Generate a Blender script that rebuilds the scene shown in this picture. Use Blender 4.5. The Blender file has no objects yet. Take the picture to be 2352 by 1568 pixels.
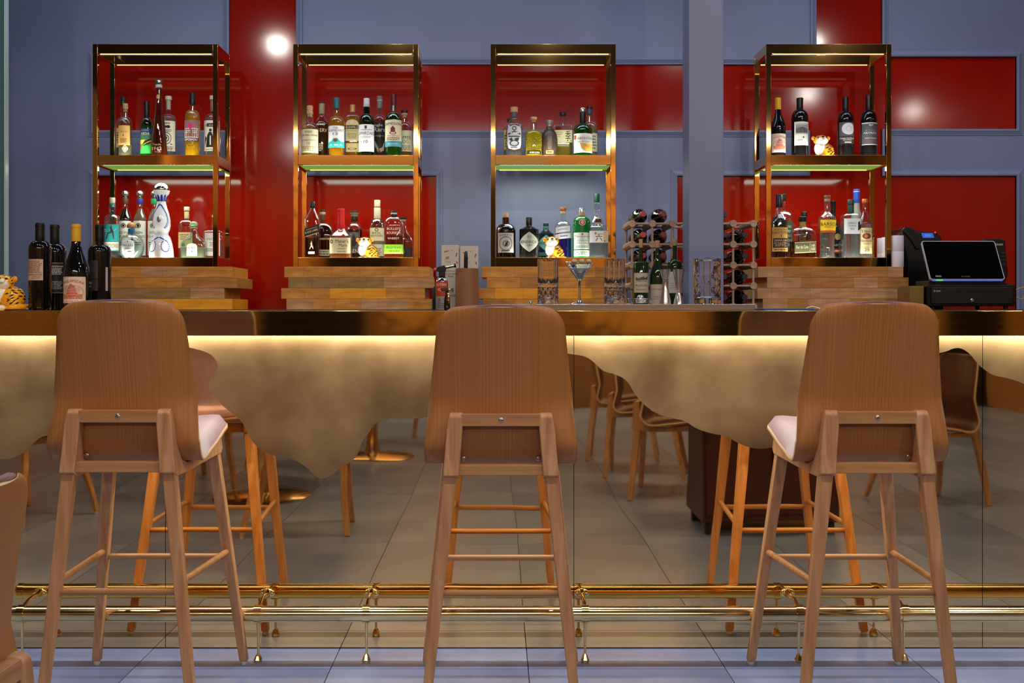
import bpy, math, random
from math import sin, cos, pi, sqrt
from mathutils import Vector, Matrix, Euler
random.seed(7)
sc = bpy.context.scene
col = sc.collection

# ---------------------------------------------------------------- camera, world, exposure
CAMZ = 1.08
F = 2600.0                      # focal length measured in pixels of the 2352-wide frame
cam = bpy.data.cameras.new('camera'); camo = bpy.data.objects.new('camera', cam); col.objects.link(camo)
camo.location = (0, 0, CAMZ); camo.rotation_euler = (pi/2, 0, 0)
cam.sensor_fit = 'HORIZONTAL'; cam.sensor_width = 36.0; cam.lens = 36.0*F/2352
cam.shift_x = (1176-1140)/2352; cam.shift_y = -(784-709)/2352
cam.clip_start = 0.02; cam.clip_end = 60
sc.camera = camo
w = bpy.data.worlds.new('world'); sc.world = w; w.use_nodes = True
w.node_tree.nodes['Background'].inputs[0].default_value = (0.5, 0.6, 0.9, 1)
w.node_tree.nodes['Background'].inputs[1].default_value = 0.05
sc.view_settings.view_transform = 'Standard'; sc.view_settings.look = 'None'
sc.view_settings.gamma = 1.0; sc.view_settings.use_curve_mapping = False
sc.view_settings.exposure = 0.0
cy = sc.cycles
cy.use_denoising = True
cy.max_bounces = 10; cy.diffuse_bounces = 3; cy.glossy_bounces = 5; cy.transmission_bounces = 8; cy.transparent_max_bounces = 24
cy.caustics_reflective = True; cy.caustics_refractive = False
cy.sample_clamp_indirect = 3.0; cy.blur_glossy = .3; cy.sample_clamp_direct = 0.0

def light(name, kind, loc, energy, color=(1, 1, 1), rot=(0, 0, 0), **k):
    l = bpy.data.lights.new(name, kind); l.energy = energy; l.color = color
    for a, b in k.items(): setattr(l, a, b)
    o = bpy.data.objects.new(name, l); col.objects.link(o); o.location = loc; o.rotation_euler = rot
    return o
CEIL = 3.6
WARM = (1.0, 0.80, 0.58); COOL = (0.72, 0.82, 1.0)
# ceiling spots (each has a fitting further down), two in the front row added for fill
SPOTS = [(-2.05, 1.70), (-.85, 1.70), (0.45, 1.70), (1.7, 1.70), (2.95, 1.70), (3.58, -0.72), (6.2 - 1.0, -1.83), (-1.4, 4.6), (1.5, 4.6), (-3.6, 4.4), (3.9, 4.4)]
for i, (x, y) in enumerate(SPOTS):
    near = y > 4
    light('ceiling_spot_lamp', 'SPOT', (x, y, CEIL-0.04), 15 if near else 60, (1.0, .90, .80) if not near else (.82, .88, 1.0),
          (0, 0, 0), spot_size=math.radians(130 if near else 174), spot_blend=0.35, shadow_soft_size=0.06)
# added ceiling fill lights: one far down the dining room, matching glints on the wall, one over the bar aisle
light('dining_fill_light', 'AREA', (.4, -4.55, CEIL-0.06), 170, (1.0, .93, .88), (math.radians(48), 0, 0), shape='RECTANGLE', size=7.0, size_y=0.3)
light('aisle_fill_light', 'AREA', (0, 5.0, CEIL-0.06), 38, (.70, .82, 1.0), (0, 0, 0), shape='RECTANGLE', size=6.5, size_y=0.5)
# LED tape under the bar top
light('bar_led_tape', 'AREA', (0.2, 3.545, 1.012), 34, (1.0, .94, .84), (math.radians(4), 0, 0), shape='RECTANGLE', size=6.4, size_y=0.012)

# ---------------------------------------------------------------- helpers
def PX(px, Y): return (px-1140)*Y/F
def PZ(py, Y): return CAMZ-(py-709)*Y/F
def srgb(h):
    if isinstance(h, str):
        h = h.lstrip('#'); h = ''.join(x+x for x in h) if len(h) == 3 else h; c = [int(h[i:i+2], 16)/255 for i in (0, 2, 4)]
        return tuple(x/12.92 if x <= .04045 else ((x+.055)/1.055)**2.4 for x in c)
    return tuple(h)
MC = {}
def mat(color, rough=0.5, metal=0.0, name=None, **k):
    c = srgb(color); key = (name, c, rough, metal, tuple(sorted(k.items())))
    if key in MC: return MC[key]
    m = bpy.data.materials.new(name or 'paint'); m.use_nodes = True
    b = m.node_tree.nodes['Principled BSDF']
    b.inputs['Base Color'].default_value = (*c, 1); b.inputs['Roughness'].default_value = rough; b.inputs['Metallic'].default_value = metal
    for a, v in k.items():
        a = a.replace('_', ' ')
        b.inputs[a].default_value = (*v, 1) if isinstance(v, tuple) else v
    MC[key] = m
    return m
def N(m, t, **k):
    n = m.node_tree.nodes.new(t)
    for a, v in k.items():
        if hasattr(n, a): setattr(n, a, v)
        else: n.inputs[a.replace('_', ' ')].default_value = v
    return n
def L(m, a, b): m.node_tree.links.new(a, b)
def noisy(name, c1, c2, scale=(5, 5, 5), rough=.5, metal=0., bump=0., bscale=None, detail=4, r2=None, lo=.35, hi=.65, ns=1.0, **k):
    """two-tone procedural noise material, optional bump and roughness variation"""
    m = bpy.data.materials.new(name); m.use_nodes = True
    b = m.node_tree.nodes['Principled BSDF']; b.inputs['Metallic'].default_value = metal; b.inputs['Roughness'].default_value = rough
    for a, v in k.items(): b.inputs[a.replace('_', ' ')].default_value = v
    tc = N(m, 'ShaderNodeTexCoord'); mp = N(m, 'ShaderNodeMapping'); mp.inputs['Scale'].default_value = scale
    L(m, tc.outputs['Object'], mp.inputs[0])
    n = N(m, 'ShaderNodeTexNoise'); n.inputs['Scale'].default_value = ns; n.inputs['Detail'].default_value = detail
    L(m, mp.outputs[0], n.inputs['Vector'])
    r = N(m, 'ShaderNodeValToRGB'); r.color_ramp.elements[0].position = lo; r.color_ramp.elements[1].position = hi
    r.color_ramp.elements[0].color = (*srgb(c1), 1); r.color_ramp.elements[1].color = (*srgb(c2), 1)
    L(m, n.outputs['Fac'], r.inputs[0]); L(m, r.outputs[0], b.inputs['Base Color'])
    if bump:
        n2 = n
        if bscale:
            n2 = N(m, 'ShaderNodeTexNoise'); n2.inputs['Scale'].default_value = 1; n2.inputs['Detail'].default_value = 3
            mp2 = N(m, 'ShaderNodeMapping'); mp2.inputs['Scale'].default_value = bscale
            L(m, tc.outputs['Object'], mp2.inputs[0]); L(m, mp2.outputs[0], n2.inputs['Vector'])
        bp = N(m, 'ShaderNodeBump'); bp.inputs['Strength'].default_value = bump; bp.inputs['Distance'].default_value = .01
        L(m, n2.outputs['Fac'], bp.inputs['Height']); L(m, bp.outputs[0], b.inputs['Normal'])
    if r2 is not None:
        mr = N(m, 'ShaderNodeMapRange'); mr.inputs['To Min'].default_value = rough; mr.inputs['To Max'].default_value = r2
        L(m, n.outputs['Fac'], mr.inputs['Value']); L(m, mr.outputs[0], b.inputs['Roughness'])
    return m
def emis(name, c, s):
    m = bpy.data.materials.new(name); m.use_nodes = True
    b = m.node_tree.nodes['Principled BSDF']; b.inputs['Base Color'].default_value = (0, 0, 0, 1)
    b.inputs['Emission Color'].default_value = (*srgb(c), 1); b.inputs['Emission Strength'].default_value = s
    return m
def glass(name, c=(1, 1, 1), base=.06, rough=0.0):
    """thin clear wall: transparent with Fresnel gloss, brighter at the rim"""
    key = ('g', c, base, rough)
    if key in MC: return MC[key]
    m = bpy.data.materials.new(name); m.use_nodes = True; t = m.node_tree; t.nodes.clear()
    o = N(m, 'ShaderNodeOutputMaterial'); mx = N(m, 'ShaderNodeMixShader')
    tr = N(m, 'ShaderNodeBsdfTransparent'); tr.inputs[0].default_value = (*srgb(c), 1)
    g = N(m, 'ShaderNodeBsdfGlossy'); g.inputs['Roughness'].default_value = max(rough, .02); g.inputs[0].default_value = (1, 1, 1, 1)
    lw = N(m, 'ShaderNodeLayerWeight'); lw.inputs[0].default_value = .25
    mr = N(m, 'ShaderNodeMapRange'); mr.inputs['To Min'].default_value = base; mr.inputs['To Max'].default_value = .75
    L(m, lw.outputs['Facing'], mr.inputs['Value']); L(m, mr.outputs[0], mx.inputs[0])
    L(m, tr.outputs[0], mx.inputs[1]); L(m, g.outputs[0], mx.inputs[2]); L(m, mx.outputs[0], o.inputs[0])
    MC[key] = m
    return m
def liquid(c, haze=.25):
    key = ('l', c, haze)
    if key in MC: return MC[key]
    m = bpy.data.materials.new('liquid'); m.use_nodes = True; t = m.node_tree; b = t.nodes['Principled BSDF']
    cc = srgb(c); b.inputs['Base Color'].default_value = (*cc, 1); b.inputs['Transmission Weight'].default_value = 1; b.inputs['Roughness'].default_value = 0.0
    b.inputs['IOR'].default_value = 1.33
    o = [n for n in t.nodes if n.type == 'OUTPUT_MATERIAL'][0]
    d = N(m, 'ShaderNodeBsdfTranslucent'); d.inputs[0].default_value = (*cc, 1)
    e = N(m, 'ShaderNodeBsdfDiffuse'); e.inputs[0].default_value = (*cc, 1)
    a = N(m, 'ShaderNodeMixShader'); L(m, d.outputs[0], a.inputs[1]); L(m, e.outputs[0], a.inputs[2])
    mx = N(m, 'ShaderNodeMixShader'); mx.inputs[0].default_value = haze
    L(m, b.outputs[0], mx.inputs[1]); L(m, a.outputs[0], mx.inputs[2]); L(m, mx.outputs[0], o.inputs[0])
    MC[key] = m
    return m

class G:
    """collects verts and faces, links them as one mesh object"""
    def __init__(s): s.v = []; s.f = []; s.m = []; s.mats = []
    def mi(s, m):
        if m is None: return 0
        if m not in s.mats: s.mats.append(m)
        return s.mats.index(m)
    def add(s, vs, fs, m=None):
        n = len(s.v); s.v += [tuple(v) for v in vs]; k = s.mi(m)
        for f in fs: s.f.append([i+n for i in f]); s.m.append(k)
        return s
    def box(s, x0, x1, y0, y1, z0, z1, m=None, rot=None):
        vs = [(x, y, z) for z in (z0, z1) for y in (y0, y1) for x in (x0, x1)]
        if rot is not None:
            c = Vector(((x0+x1)/2, (y0+y1)/2, (z0+z1)/2)); vs = [rot @ (Vector(v)-c)+c for v in vs]
        return s.add(vs, [(0, 2, 3, 1), (4, 5, 7, 6), (0, 1, 5, 4), (2, 6, 7, 3), (0, 4, 6, 2), (1, 3, 7, 5)], m)
    def lathe(s, prof, seg=32, m=None, c=(0, 0, 0), n=2, sx=1, sy=1, axis='z', full=True):
        vs = []; fs = []
        R = max(p[0] for p in prof) or 1
        for r, z in prof:
            k = n if not callable(n) else n(r, z)
            for i in range(seg):
                a = 2*pi*(i+.5)/seg; ca, sa = cos(a), sin(a)
                q = r if k == 2 else r/((abs(ca)**k+abs(sa)**k)**(1/k))
                p = (q*ca*sx, q*sa*sy, z)
                if axis == 'y': p = (p[0], z, p[1])
                if axis == 'x': p = (z, p[0], p[1])
                vs.append((p[0]+c[0], p[1]+c[1], p[2]+c[2]))
        for j in range(len(prof)-1):
            for i in range(seg):
                a, b = j*seg+i, j*seg+(i+1) % seg
                f = (a, b, b+seg, a+seg)
                fs.append(f if axis == 'z' else f[::-1])
        if prof[0][0] > 1e-6: f = tuple(range(seg)); fs.append(f[::-1] if axis == 'z' else f)
        if prof[-1][0] > 1e-6 and full:
            o = (len(prof)-1)*seg; f = tuple(range(o, o+seg)); fs.append(f if axis == 'z' else f[::-1])
        return s.add(vs, fs, m)
    def tube(s, pts, r, seg=10, m=None, caps=True):
        pts = [Vector(p) for p in pts]; vs = []; fs = []; rr = r if isinstance(r, (list, tuple)) else [r]*len(pts)
        up = None
        for i, p in enumerate(pts):
            d = (pts[min(i+1, len(pts)-1)]-pts[max(i-1, 0)]).normalized()
            if up is None: up = Vector((0, 0, 1)) if abs(d.z) < .9 else Vector((0, 1, 0))
            a = d.cross(up).normalized(); b = a.cross(d).normalized(); up = b
            for k in range(seg):
                t = 2*pi*k/seg; vs.append(p+(a*cos(t)+b*sin(t))*rr[i])
        for j in range(len(pts)-1):
            for i in range(seg):
                a, b = j*seg+i, j*seg+(i+1) % seg; fs.append((a, b, b+seg, a+seg))
        if caps: fs.append(tuple(range(seg))[::-1]); o = (len(pts)-1)*seg; fs.append(tuple(range(o, o+seg)))
        return s.add(vs, fs, m)
    def beam(s, p0, p1, w0, w1, m=None, d0=None, d1=None):
        """square tapered bar between two points (section in x and y)"""
        d0 = d0 or w0; d1 = d1 or w1; vs = []
        for p, ww, dd in ((p0, w0, d0), (p1, w1, d1)):
            for a, b in ((-1, -1), (1, -1), (1, 1), (-1, 1)): vs.append((p[0]+a*ww/2, p[1]+b*dd/2, p[2]))
        return s.add(vs, [(3, 2, 1, 0), (4, 5, 6, 7), (0, 1, 5, 4), (1, 2, 6, 5), (2, 3, 7, 6), (3, 0, 4, 7)] if p1[2] > p0[2] else
                     [(0, 1, 2, 3), (7, 6, 5, 4), (4, 5, 1, 0), (5, 6, 2, 1), (6, 7, 3, 2), (7, 4, 0, 3)], m)
    def ell(s, c, r, m=None, seg=24, rings=14, rot=None):
        vs = []; fs = []
        for j in range(rings+1):
            t = pi*j/rings
            for i in range(seg):
                a = 2*pi*i/seg; p = Vector((r[0]*sin(t)*cos(a), r[1]*sin(t)*sin(a), -r[2]*cos(t)))
                if rot is not None: p = rot @ p
                vs.append(p+Vector(c))
        for j in range(rings):
            for i in range(seg):
                a, b = j*seg+i, j*seg+(i+1) % seg; fs.append((a, b, b+seg, a+seg))
        return s.add(vs, fs, m)
    def prism(s, pts, y0, y1, m=None, plane='xz'):
        """extrude a polygon of (x, z) along y (plane='xz') or of (y, z) along x (plane='yz') or (x, y) along z"""
        n = len(pts)
        f = {'xz': lambda p, t: (p[0], t, p[1]), 'yz': lambda p, t: (t, p[0], p[1]), 'xy': lambda p, t: (p[0], p[1], t)}[plane]
        vs = [f(p, y0) for p in pts]+[f(p, y1) for p in pts]
        fs = [tuple(range(n)), tuple(range(2*n-1, n-1, -1))]+[((i+1) % n, i, i+n, (i+1) % n+n) for i in range(n)]
        return s.add(vs, fs, m)
    def build(s, name, m=None, parent=None, smooth=None, bevel=None, loc=None, rot=None, solid=None, subsurf=0):
        me = bpy.data.meshes.new(name); me.from_pydata(s.v, [], s.f); me.update()
        for x in (s.mats or ([m] if m else [])): me.materials.append(x)
        if len(s.mats) > 1: me.polygons.foreach_set('material_index', s.m)
        o = bpy.data.objects.new(name, me); col.objects.link(o)
        if parent is not None: o.parent = parent
        if loc is not None: o.location = loc
        if rot is not None: o.rotation_euler = rot
        import bmesh
        bm = bmesh.new(); bm.from_mesh(me)
        bmesh.ops.remove_doubles(bm, verts=bm.verts, dist=1e-6)
        bmesh.ops.recalc_face_normals(bm, faces=bm.faces)
        bm.to_mesh(me); bm.free()
        if smooth is not None:
            me.polygons.foreach_set('use_smooth', [True]*len(me.polygons))
            if smooth < 180: me.set_sharp_from_angle(angle=math.radians(smooth))
        if solid: q = o.modifiers.new('solid', 'SOLIDIFY'); q.thickness = solid[0]; q.offset = solid[1]
        if bevel:
            q = o.modifiers.new('bevel', 'BEVEL'); q.width = bevel; q.segments = 2; q.limit_method = 'ANGLE'; q.harden_normals = True
            me.polygons.foreach_set('use_smooth', [True]*len(me.polygons))
            if smooth is None: me.set_sharp_from_angle(angle=math.radians(35))
        if subsurf: q = o.modifiers.new('sub', 'SUBSURF'); q.levels = subsurf; q.render_levels = subsurf
        return o
def tag(o, label, cat, group=None, kind=None):
    o['label'] = label; o['category'] = cat
    if group: o['group'] = group
    if kind: o['kind'] = kind
    return o
def thing(name, label, cat, loc=(0, 0, 0), rotz=0, group=None):
    o = bpy.data.objects.new(name, None); o.empty_display_size = .05; col.objects.link(o)
    o.location = loc; o.rotation_euler = (0, 0, rotz)
    return tag(o, label, cat, group)
def struct(name, g, m=None, parent=None, **k):
    o = g.build(name, m, parent, **k)
    if parent is None: o['kind'] = 'structure'
    return o
def kids(o): return [c for c in bpy.data.objects if c.parent is o]
def dup(o, loc=None, label=None, group=None, rotz=None, parent=None, tree=None):
    c = o.copy(); col.objects.link(c)
    if parent is not None: c.parent = parent
    for ch in kids(o): dup(ch, parent=c)
    if loc is not None: c.location = loc
    if rotz is not None: c.rotation_euler = (0, 0, rotz)
    if label: c['label'] = label
    if group: c['group'] = group
    return c

# text as flat 2-D triangles in a unit box (cached)
TC = {}
def text2d(s):
    if s in TC: return TC[s]
    cu = bpy.data.curves.new('t', 'FONT'); cu.body = s; cu.resolution_u = 3; cu.align_x = 'CENTER'
    o = bpy.data.objects.new('t', cu); col.objects.link(o); bpy.context.view_layer.update()
    me = bpy.data.meshes.new_from_object(o.evaluated_get(bpy.context.evaluated_depsgraph_get()))
    vs = [(v.co.x, v.co.y) for v in me.vertices]; fs = [tuple(p.vertices) for p in me.polygons]
    col.objects.unlink(o); bpy.data.objects.remove(o); bpy.data.curves.remove(cu); bpy.data.meshes.remove(me)
    if not vs: TC[s] = ([], [], 1); return TC[s]
    x0, x1 = min(v[0] for v in vs), max(v[0] for v in vs); y0, y1 = min(v[1] for v in vs), max(v[1] for v in vs)
    asp = (x1-x0)/max(y1-y0, 1e-6)
    TC[s] = ([((x-x0)/(x1-x0)-.5, (y-y0)/(y1-y0)-.5) for x, y in vs], fs, asp)
    return TC[s]
def slices(pts):
    """cut a flat polygon into narrow upright slices so that it can wrap round a bottle"""
    import bmesh
    bm = bmesh.new(); f = bm.faces.new([bm.verts.new((p[0], 0, p[1])) for p in pts]); bmesh.ops.triangulate(bm, faces=[f])
    x0, x1 = min(p[0] for p in pts), max(p[0] for p in pts); n = max(1, int((x1-x0)/.07))
    for i in range(1, n):
        bmesh.ops.bisect_plane(bm, geom=bm.verts[:]+bm.edges[:]+bm.faces[:], plane_co=(x0+(x1-x0)*i/n, 0, 0), plane_no=(1, 0, 0))
    bm.verts.index_update(); r = ([(v.co.x, v.co.z) for v in bm.verts], [[v.index for v in f.verts] for f in bm.faces]); bm.free()
    return r
def art(g, items, W, H, fmap, off=.0004):
    """draw label items given in 0..1 label coordinates; fmap(s, t, off) -> 3-D point"""
    for it in items:
        k = it[0]
        def P(u, v): return fmap((u-.5)*W, (v-.5)*H, off)
        if k == 't':                                   # text, cx, cz, width, height, colour[, arc]
            _, s, cx, cz, wd, ht, c = it[:7]; arc = it[7] if len(it) > 7 else 0
            vs, fs, asp = text2d(s)
            g.add([P(cx+x*wd, cz+y*ht-arc*(x*x*4)) for x, y in vs], fs, mat(c, .6, name='print'))
        elif k == 'r':                                 # filled rectangle
            _, x0, x1, z0, z1, c = it; n = 8
            vs = [P(x0+(x1-x0)*i/n, z) for i in range(n+1) for z in (z0, z1)]
            g.add(vs, [(2*i, 2*i+2, 2*i+3, 2*i+1) for i in range(n)], mat(c, .6, name='print'))
        elif k == 'd':                                 # disc cx, cz, rx, rz, colour
            _, cx, cz, rx, rz, c = it; n = 20
            vs, fs = slices([(cx+rx*cos(2*pi*i/n), cz+rz*sin(2*pi*i/n)) for i in range(n)])
            g.add([P(*v) for v in vs], fs, mat(c, .6, name='print'))
        elif k == 'o':                                 # ring
            _, cx, cz, rx, rz, th, c = it; n = 24
            vs = []
            for i in range(n):
                for q in (1, 1-th): vs.append(P(cx+rx*q*cos(2*pi*i/n), cz+rz*q*sin(2*pi*i/n)))
            g.add(vs, [(2*i, (2*i+2) % (2*n), (2*i+3) % (2*n), 2*i+1) for i in range(n)], mat(c, .6, name='print'))
        elif k == 'l':                                 # fine-print lines: x0, x1, z0, z1, count, colour
            _, x0, x1, z0, z1, n, c = it; R = random.Random(n*7+int(x0*100))
            for i in range(n):
                z = z1-(z1-z0)*(i+.5)/n; h = (z1-z0)/n*.28; x = x0+(x1-x0)*R.uniform(0, .12); xe = x1-(x1-x0)*R.uniform(0, .15)
                while x < xe:
                    q = min(xe, x+(x1-x0)*R.uniform(.06, .2))
                    g.add([P(x, z-h), P(q, z-h), P(q, z+h), P(x, z+h)], [(0, 1, 2, 3)], mat(c, .6, name='print')); x = q+(x1-x0)*.03
        elif k == 'p':                                 # polygon
            _, pts, c = it
            vs, fs = slices(pts); g.add([P(*v) for v in vs], fs, mat(c, .6, name='print'))
        off += .00006
    return g

# ---------------------------------------------------------------- materials of the place
M_RED = noisy('red_lacquer', (.34, .007, .0012), (.29, .005, .001), (3, 3, 3), rough=.085, bump=.005, bscale=(260, 260, 260), Specular_IOR_Level=.5)
M_BLUE = noisy('blue_grey_paint', '#727ba0', '#7982a8', (2, 2, 2), rough=.42, bump=.03, bscale=(90, 90, 90))
M_GOLD = mat((.74, .44, .13), .045, 1.0, 'polished_gold')
def brass_mirror():
    m = noisy('mirror_brass', (.86, .60, .27), (.92, .66, .31), (1.3, 1, 1.3), rough=.008, r2=.035, metal=1.0, detail=3)
    nt = m.node_tree; b = nt.nodes['Principled BSDF']
    tc = N(m, 'ShaderNodeTexCoord'); mp = N(m, 'ShaderNodeMapping'); mp.inputs['Scale'].default_value = (2.2, 1, 2.2)
    n = N(m, 'ShaderNodeTexNoise'); n.inputs['Scale'].default_value = 1.5; n.inputs['Detail'].default_value = 1
    bp = N(m, 'ShaderNodeBump'); bp.inputs['Strength'].default_value = .05; bp.inputs['Distance'].default_value = .02
    L(m, tc.outputs['Object'], mp.inputs[0]); L(m, mp.outputs[0], n.inputs['Vector']); L(m, n.outputs['Fac'], bp.inputs['Height']); L(m, bp.outputs[0], b.inputs['Normal'])
    return m
M_MIRROR = brass_mirror()
M_SATIN = noisy('satin_brass', (.26, .165, .07), (.50, .35, .165), (3.5, 3.5, 3.5), rough=.34, r2=.50, metal=1.0, bump=.05, bscale=(700, 700, 700), detail=6)
M_FASCIA = noisy('brushed_brass', (.74, .47, .13), (.82, .54, .16), (1.5, 40, 60), rough=.03, r2=.08, metal=1.0)
M_RAIL = noisy('rail_brass', (.80, .62, .28), (.90, .72, .36), (6, 20, 20), rough=.12, r2=.17, metal=1.0)
M_STEEL = noisy('brushed_steel', (.52, .50, .48), (.62, .60, .58), (4, 120, 120), rough=.22, metal=1.0)
M_CHROME = mat((.82, .82, .84), .08, 1.0, 'chrome')
M_BLACK = mat('#050506', .28, 0, 'black_plastic')
M_DARK = mat('#0d0b0a', .6, 0, 'dark_wood')
M_TILE = [noisy('floor_tile', a, b, (2.2, 1.1, 1), rough=.24, r2=.36, bump=.05, bscale=(30, 30, 30), detail=8) for a, b in (('#6a7ba8', '#7f8fba'), ('#6676a2', '#7b8ab5'), ('#7080ac', '#8494be'))]
M_CLEAR = glass('clear_glass', (.97, .98, .97), .05)

# ---------------------------------------------------------------- room shell
XL, XR, YB, YW = -4.6, 5.4, -5.2, 6.15
g = G().box(XL-.1, XR+.1, YB-.1, YW+.1, -.06, -.006)
fl = struct('floor', g, mat('#4a4a50', .8, 0, 'grout'))
k = 0
tm = {}
x = .0955-.593*8
nx = 0
while x < XR:
    y = 3.40-1.40*6+(0 if nx % 2 == 0 else 0)
    while y < YW:
        x0, x1, y0, y1 = max(x, XL), min(x+.593, XR), max(y, YB), min(y+1.40, YW)
        if x1-x0 > .02 and y1-y0 > .02:
            tg = G().box(x0+.0015-x0, x1-.0015-x0, 0, y1-y0-.003, -.006, 0)
            t = tg.build('tile', M_TILE[(nx*5+k*3) % 3], fl, bevel=None, loc=(x0, y0, 0)); k += 1
        y += 1.40
    x += .593; nx += 1
struct('ceiling', G().box(XL-.1, XR+.1, YB-.1, YW+.1, CEIL, CEIL+.1), mat('#3a3c48', .8, 0, 'ceiling_paint'))
struct('wall_left', G().box(XL-.1, XL, YB, YW, 0, CEIL), mat('#8f683c', .6, 0, 'side_paint'))
struct('wall_right', G().box(XR, XR+.1, YB, YW, 0, CEIL), mat('#8f683c', .6, 0, 'side_paint'))
wb = struct('wall_bar', G().box(XL, XR, YW, YW+.1, 0, CEIL), M_RED)
# printed wallpaper wall behind the camera (seen only in the brass)
def wallpaper():
    m = bpy.data.materials.new('orange_wallpaper'); m.use_nodes = True; b = m.node_tree.nodes['Principled BSDF']; b.inputs['Roughness'].default_value = .6
    tc = N(m, 'ShaderNodeTexCoord'); n = N(m, 'ShaderNodeTexNoise'); n.inputs['Scale'].default_value = 3
    mx = N(m, 'ShaderNodeMixRGB'); mx.inputs[0].default_value = .35
    v = N(m, 'ShaderNodeTexVoronoi', feature='DISTANCE_TO_EDGE'); v.inputs['Scale'].default_value = 2.6
    L(m, tc.outputs['Object'], n.inputs['Vector']); L(m, tc.outputs['Object'], mx.inputs[1]); L(m, n.outputs['Color'], mx.inputs[2]); L(m, mx.outputs[0], v.inputs['Vector'])
    lt = N(m, 'ShaderNodeMath', operation='LESS_THAN'); lt.inputs[1].default_value = .035; L(m, v.outputs['Distance'], lt.inputs[0])
    n2 = N(m, 'ShaderNodeTexNoise'); n2.inputs['Scale'].default_value = 26; n2.inputs['Detail'].default_value = 2; L(m, tc.outputs['Object'], n2.inputs['Vector'])
    gt = N(m, 'ShaderNodeMath', operation='GREATER_THAN'); gt.inputs[1].default_value = .64; L(m, n2.outputs['Fac'], gt.inputs[0])
    ad = N(m, 'ShaderNodeMath', operation='MAXIMUM'); L(m, lt.outputs[0], ad.inputs[0]); L(m, gt.outputs[0], ad.inputs[1])
    c = N(m, 'ShaderNodeMixRGB'); c.inputs[1].default_value = (.50, .26, .09, 1); c.inputs[2].default_value = (.06, .02, .01, 1)
    L(m, ad.outputs[0], c.inputs[0]); L(m, c.outputs[0], b.inputs['Base Color'])
    return m
wk = struct('wall_back', G().box(XL, XR, YB-.1, YB, 0, CEIL), mat('#7a5632', .6, 0, 'back_paint'))
M_PAPER = wallpaper()
for a, b in ((-1.25, -.40), (.95, 2.1), (3.2, 4.7), (-3.5, -2.65)):
    G().box(a, b, YB, YB+.012, .8, 3.2).build('wallpaper_panel', M_PAPER, wk)
for a, b, z0, z1 in ((-2.5, -1.4, 0, 2.5), (-.2, .75, 1.4, 3.3), (2.3, 3.0, 0, 3.3), (-4.6, -3.7, 0, 2.3), (4.8, 5.4, 0, 3.0), (-1.25, .6, 0, .72)):  # dark panels added to break up the reflections in the gold frames
    G().box(a, b, YB, YB+.03, z0, z1).build('reflection_panel', mat('#17100c', .3, 0, 'reflection_panel'), wk, bevel=.004)
light('wallpaper_wash', 'AREA', (-.2, YB+.9, 3.3), 130, WARM, (math.radians(-42), 0, 0), shape='RECTANGLE', size=8.6, size_y=.2)

# raised blue panelling over the red lacquer: (polyline of the edge, blue lies to its left), measured on the wall
def W(px, py): return ((px-1140)*YW/F, CAMZ-(py-709)*YW/F)
PANELS = [  # rectangles of raised blue panel, in wall metres
    (W(-900, -500), W(528, 134)), (W(-900, 134), W(218, 1160)), (W(218, 300), W(528, 405)),
    (W(696, -500), W(1859, 134)), (W(696, 300), W(1859, 405)), (W(1002, 405), W(1555, 1160)),
    (W(2024, -500), W(2900, 132)), (W(2332, 132), W(2900, 1160)), (W(2024, 297), W(2332, 405))]
for a, b in PANELS:
    G().box(max(a[0], XL), min(b[0], XR), YW-.010, YW, max(b[1], 0), min(a[1], CEIL)).build('panel', M_BLUE, wb)
def moulding(n, pts):
    P = [Vector(W(*p)) for p in pts]
    prof = [(0, .0), (0, .017), (.003, .021), (.010, .022), (.030, .014), (.034, .014), (.037, .010)]
    vs = []; fs = []
    for i, p in enumerate(P):
        dirs = []
        if i > 0: dirs.append((P[i]-P[i-1]).normalized())
        if i < len(P)-1: dirs.append((P[i+1]-P[i]).normalized())
        nn = [Vector((-d.y, d.x)) for d in dirs]
        m = nn[0] if len(nn) == 1 else (nn[0]+nn[1])/max((1+nn[0].dot(nn[1])), .2)
        for o, h in prof: q = p+m*o; vs.append((q.x, YW-h, q.y))
    k = len(prof)
    for i in range(len(P)-1):
        for j in range(k-1): a = i*k+j; fs.append((a, a+1, a+k+1, a+k))
    struct('trim_%d' % n, G().add(vs, fs), M_BLUE)
moulding(1, [(528, 405), (218, 405), (218, 1100)][::-1])
moulding(2, [(528, -350), (528, 134), (218, 134), (218, 300), (528, 300), (528, 405)][::-1])
moulding(3, [(1859, -350), (1859, 134), (696, 134), (696, -350)])
moulding(4, [(1002, 1100), (1002, 405), (696, 405), (696, 300), (1859, 300), (1859, 405), (1555, 405), (1555, 1100)][::-1])
moulding(5, [(2024, -350), (2024, 132), (2332, 132), (2332, 297), (2024, 297), (2024, 405), (2332, 405), (2332, 1100)])
# structural column behind the bar
struct('column', G().box(.850, 1.004, 5.0, 5.163, 0, CEIL), M_BLUE, bevel=.003)

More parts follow.
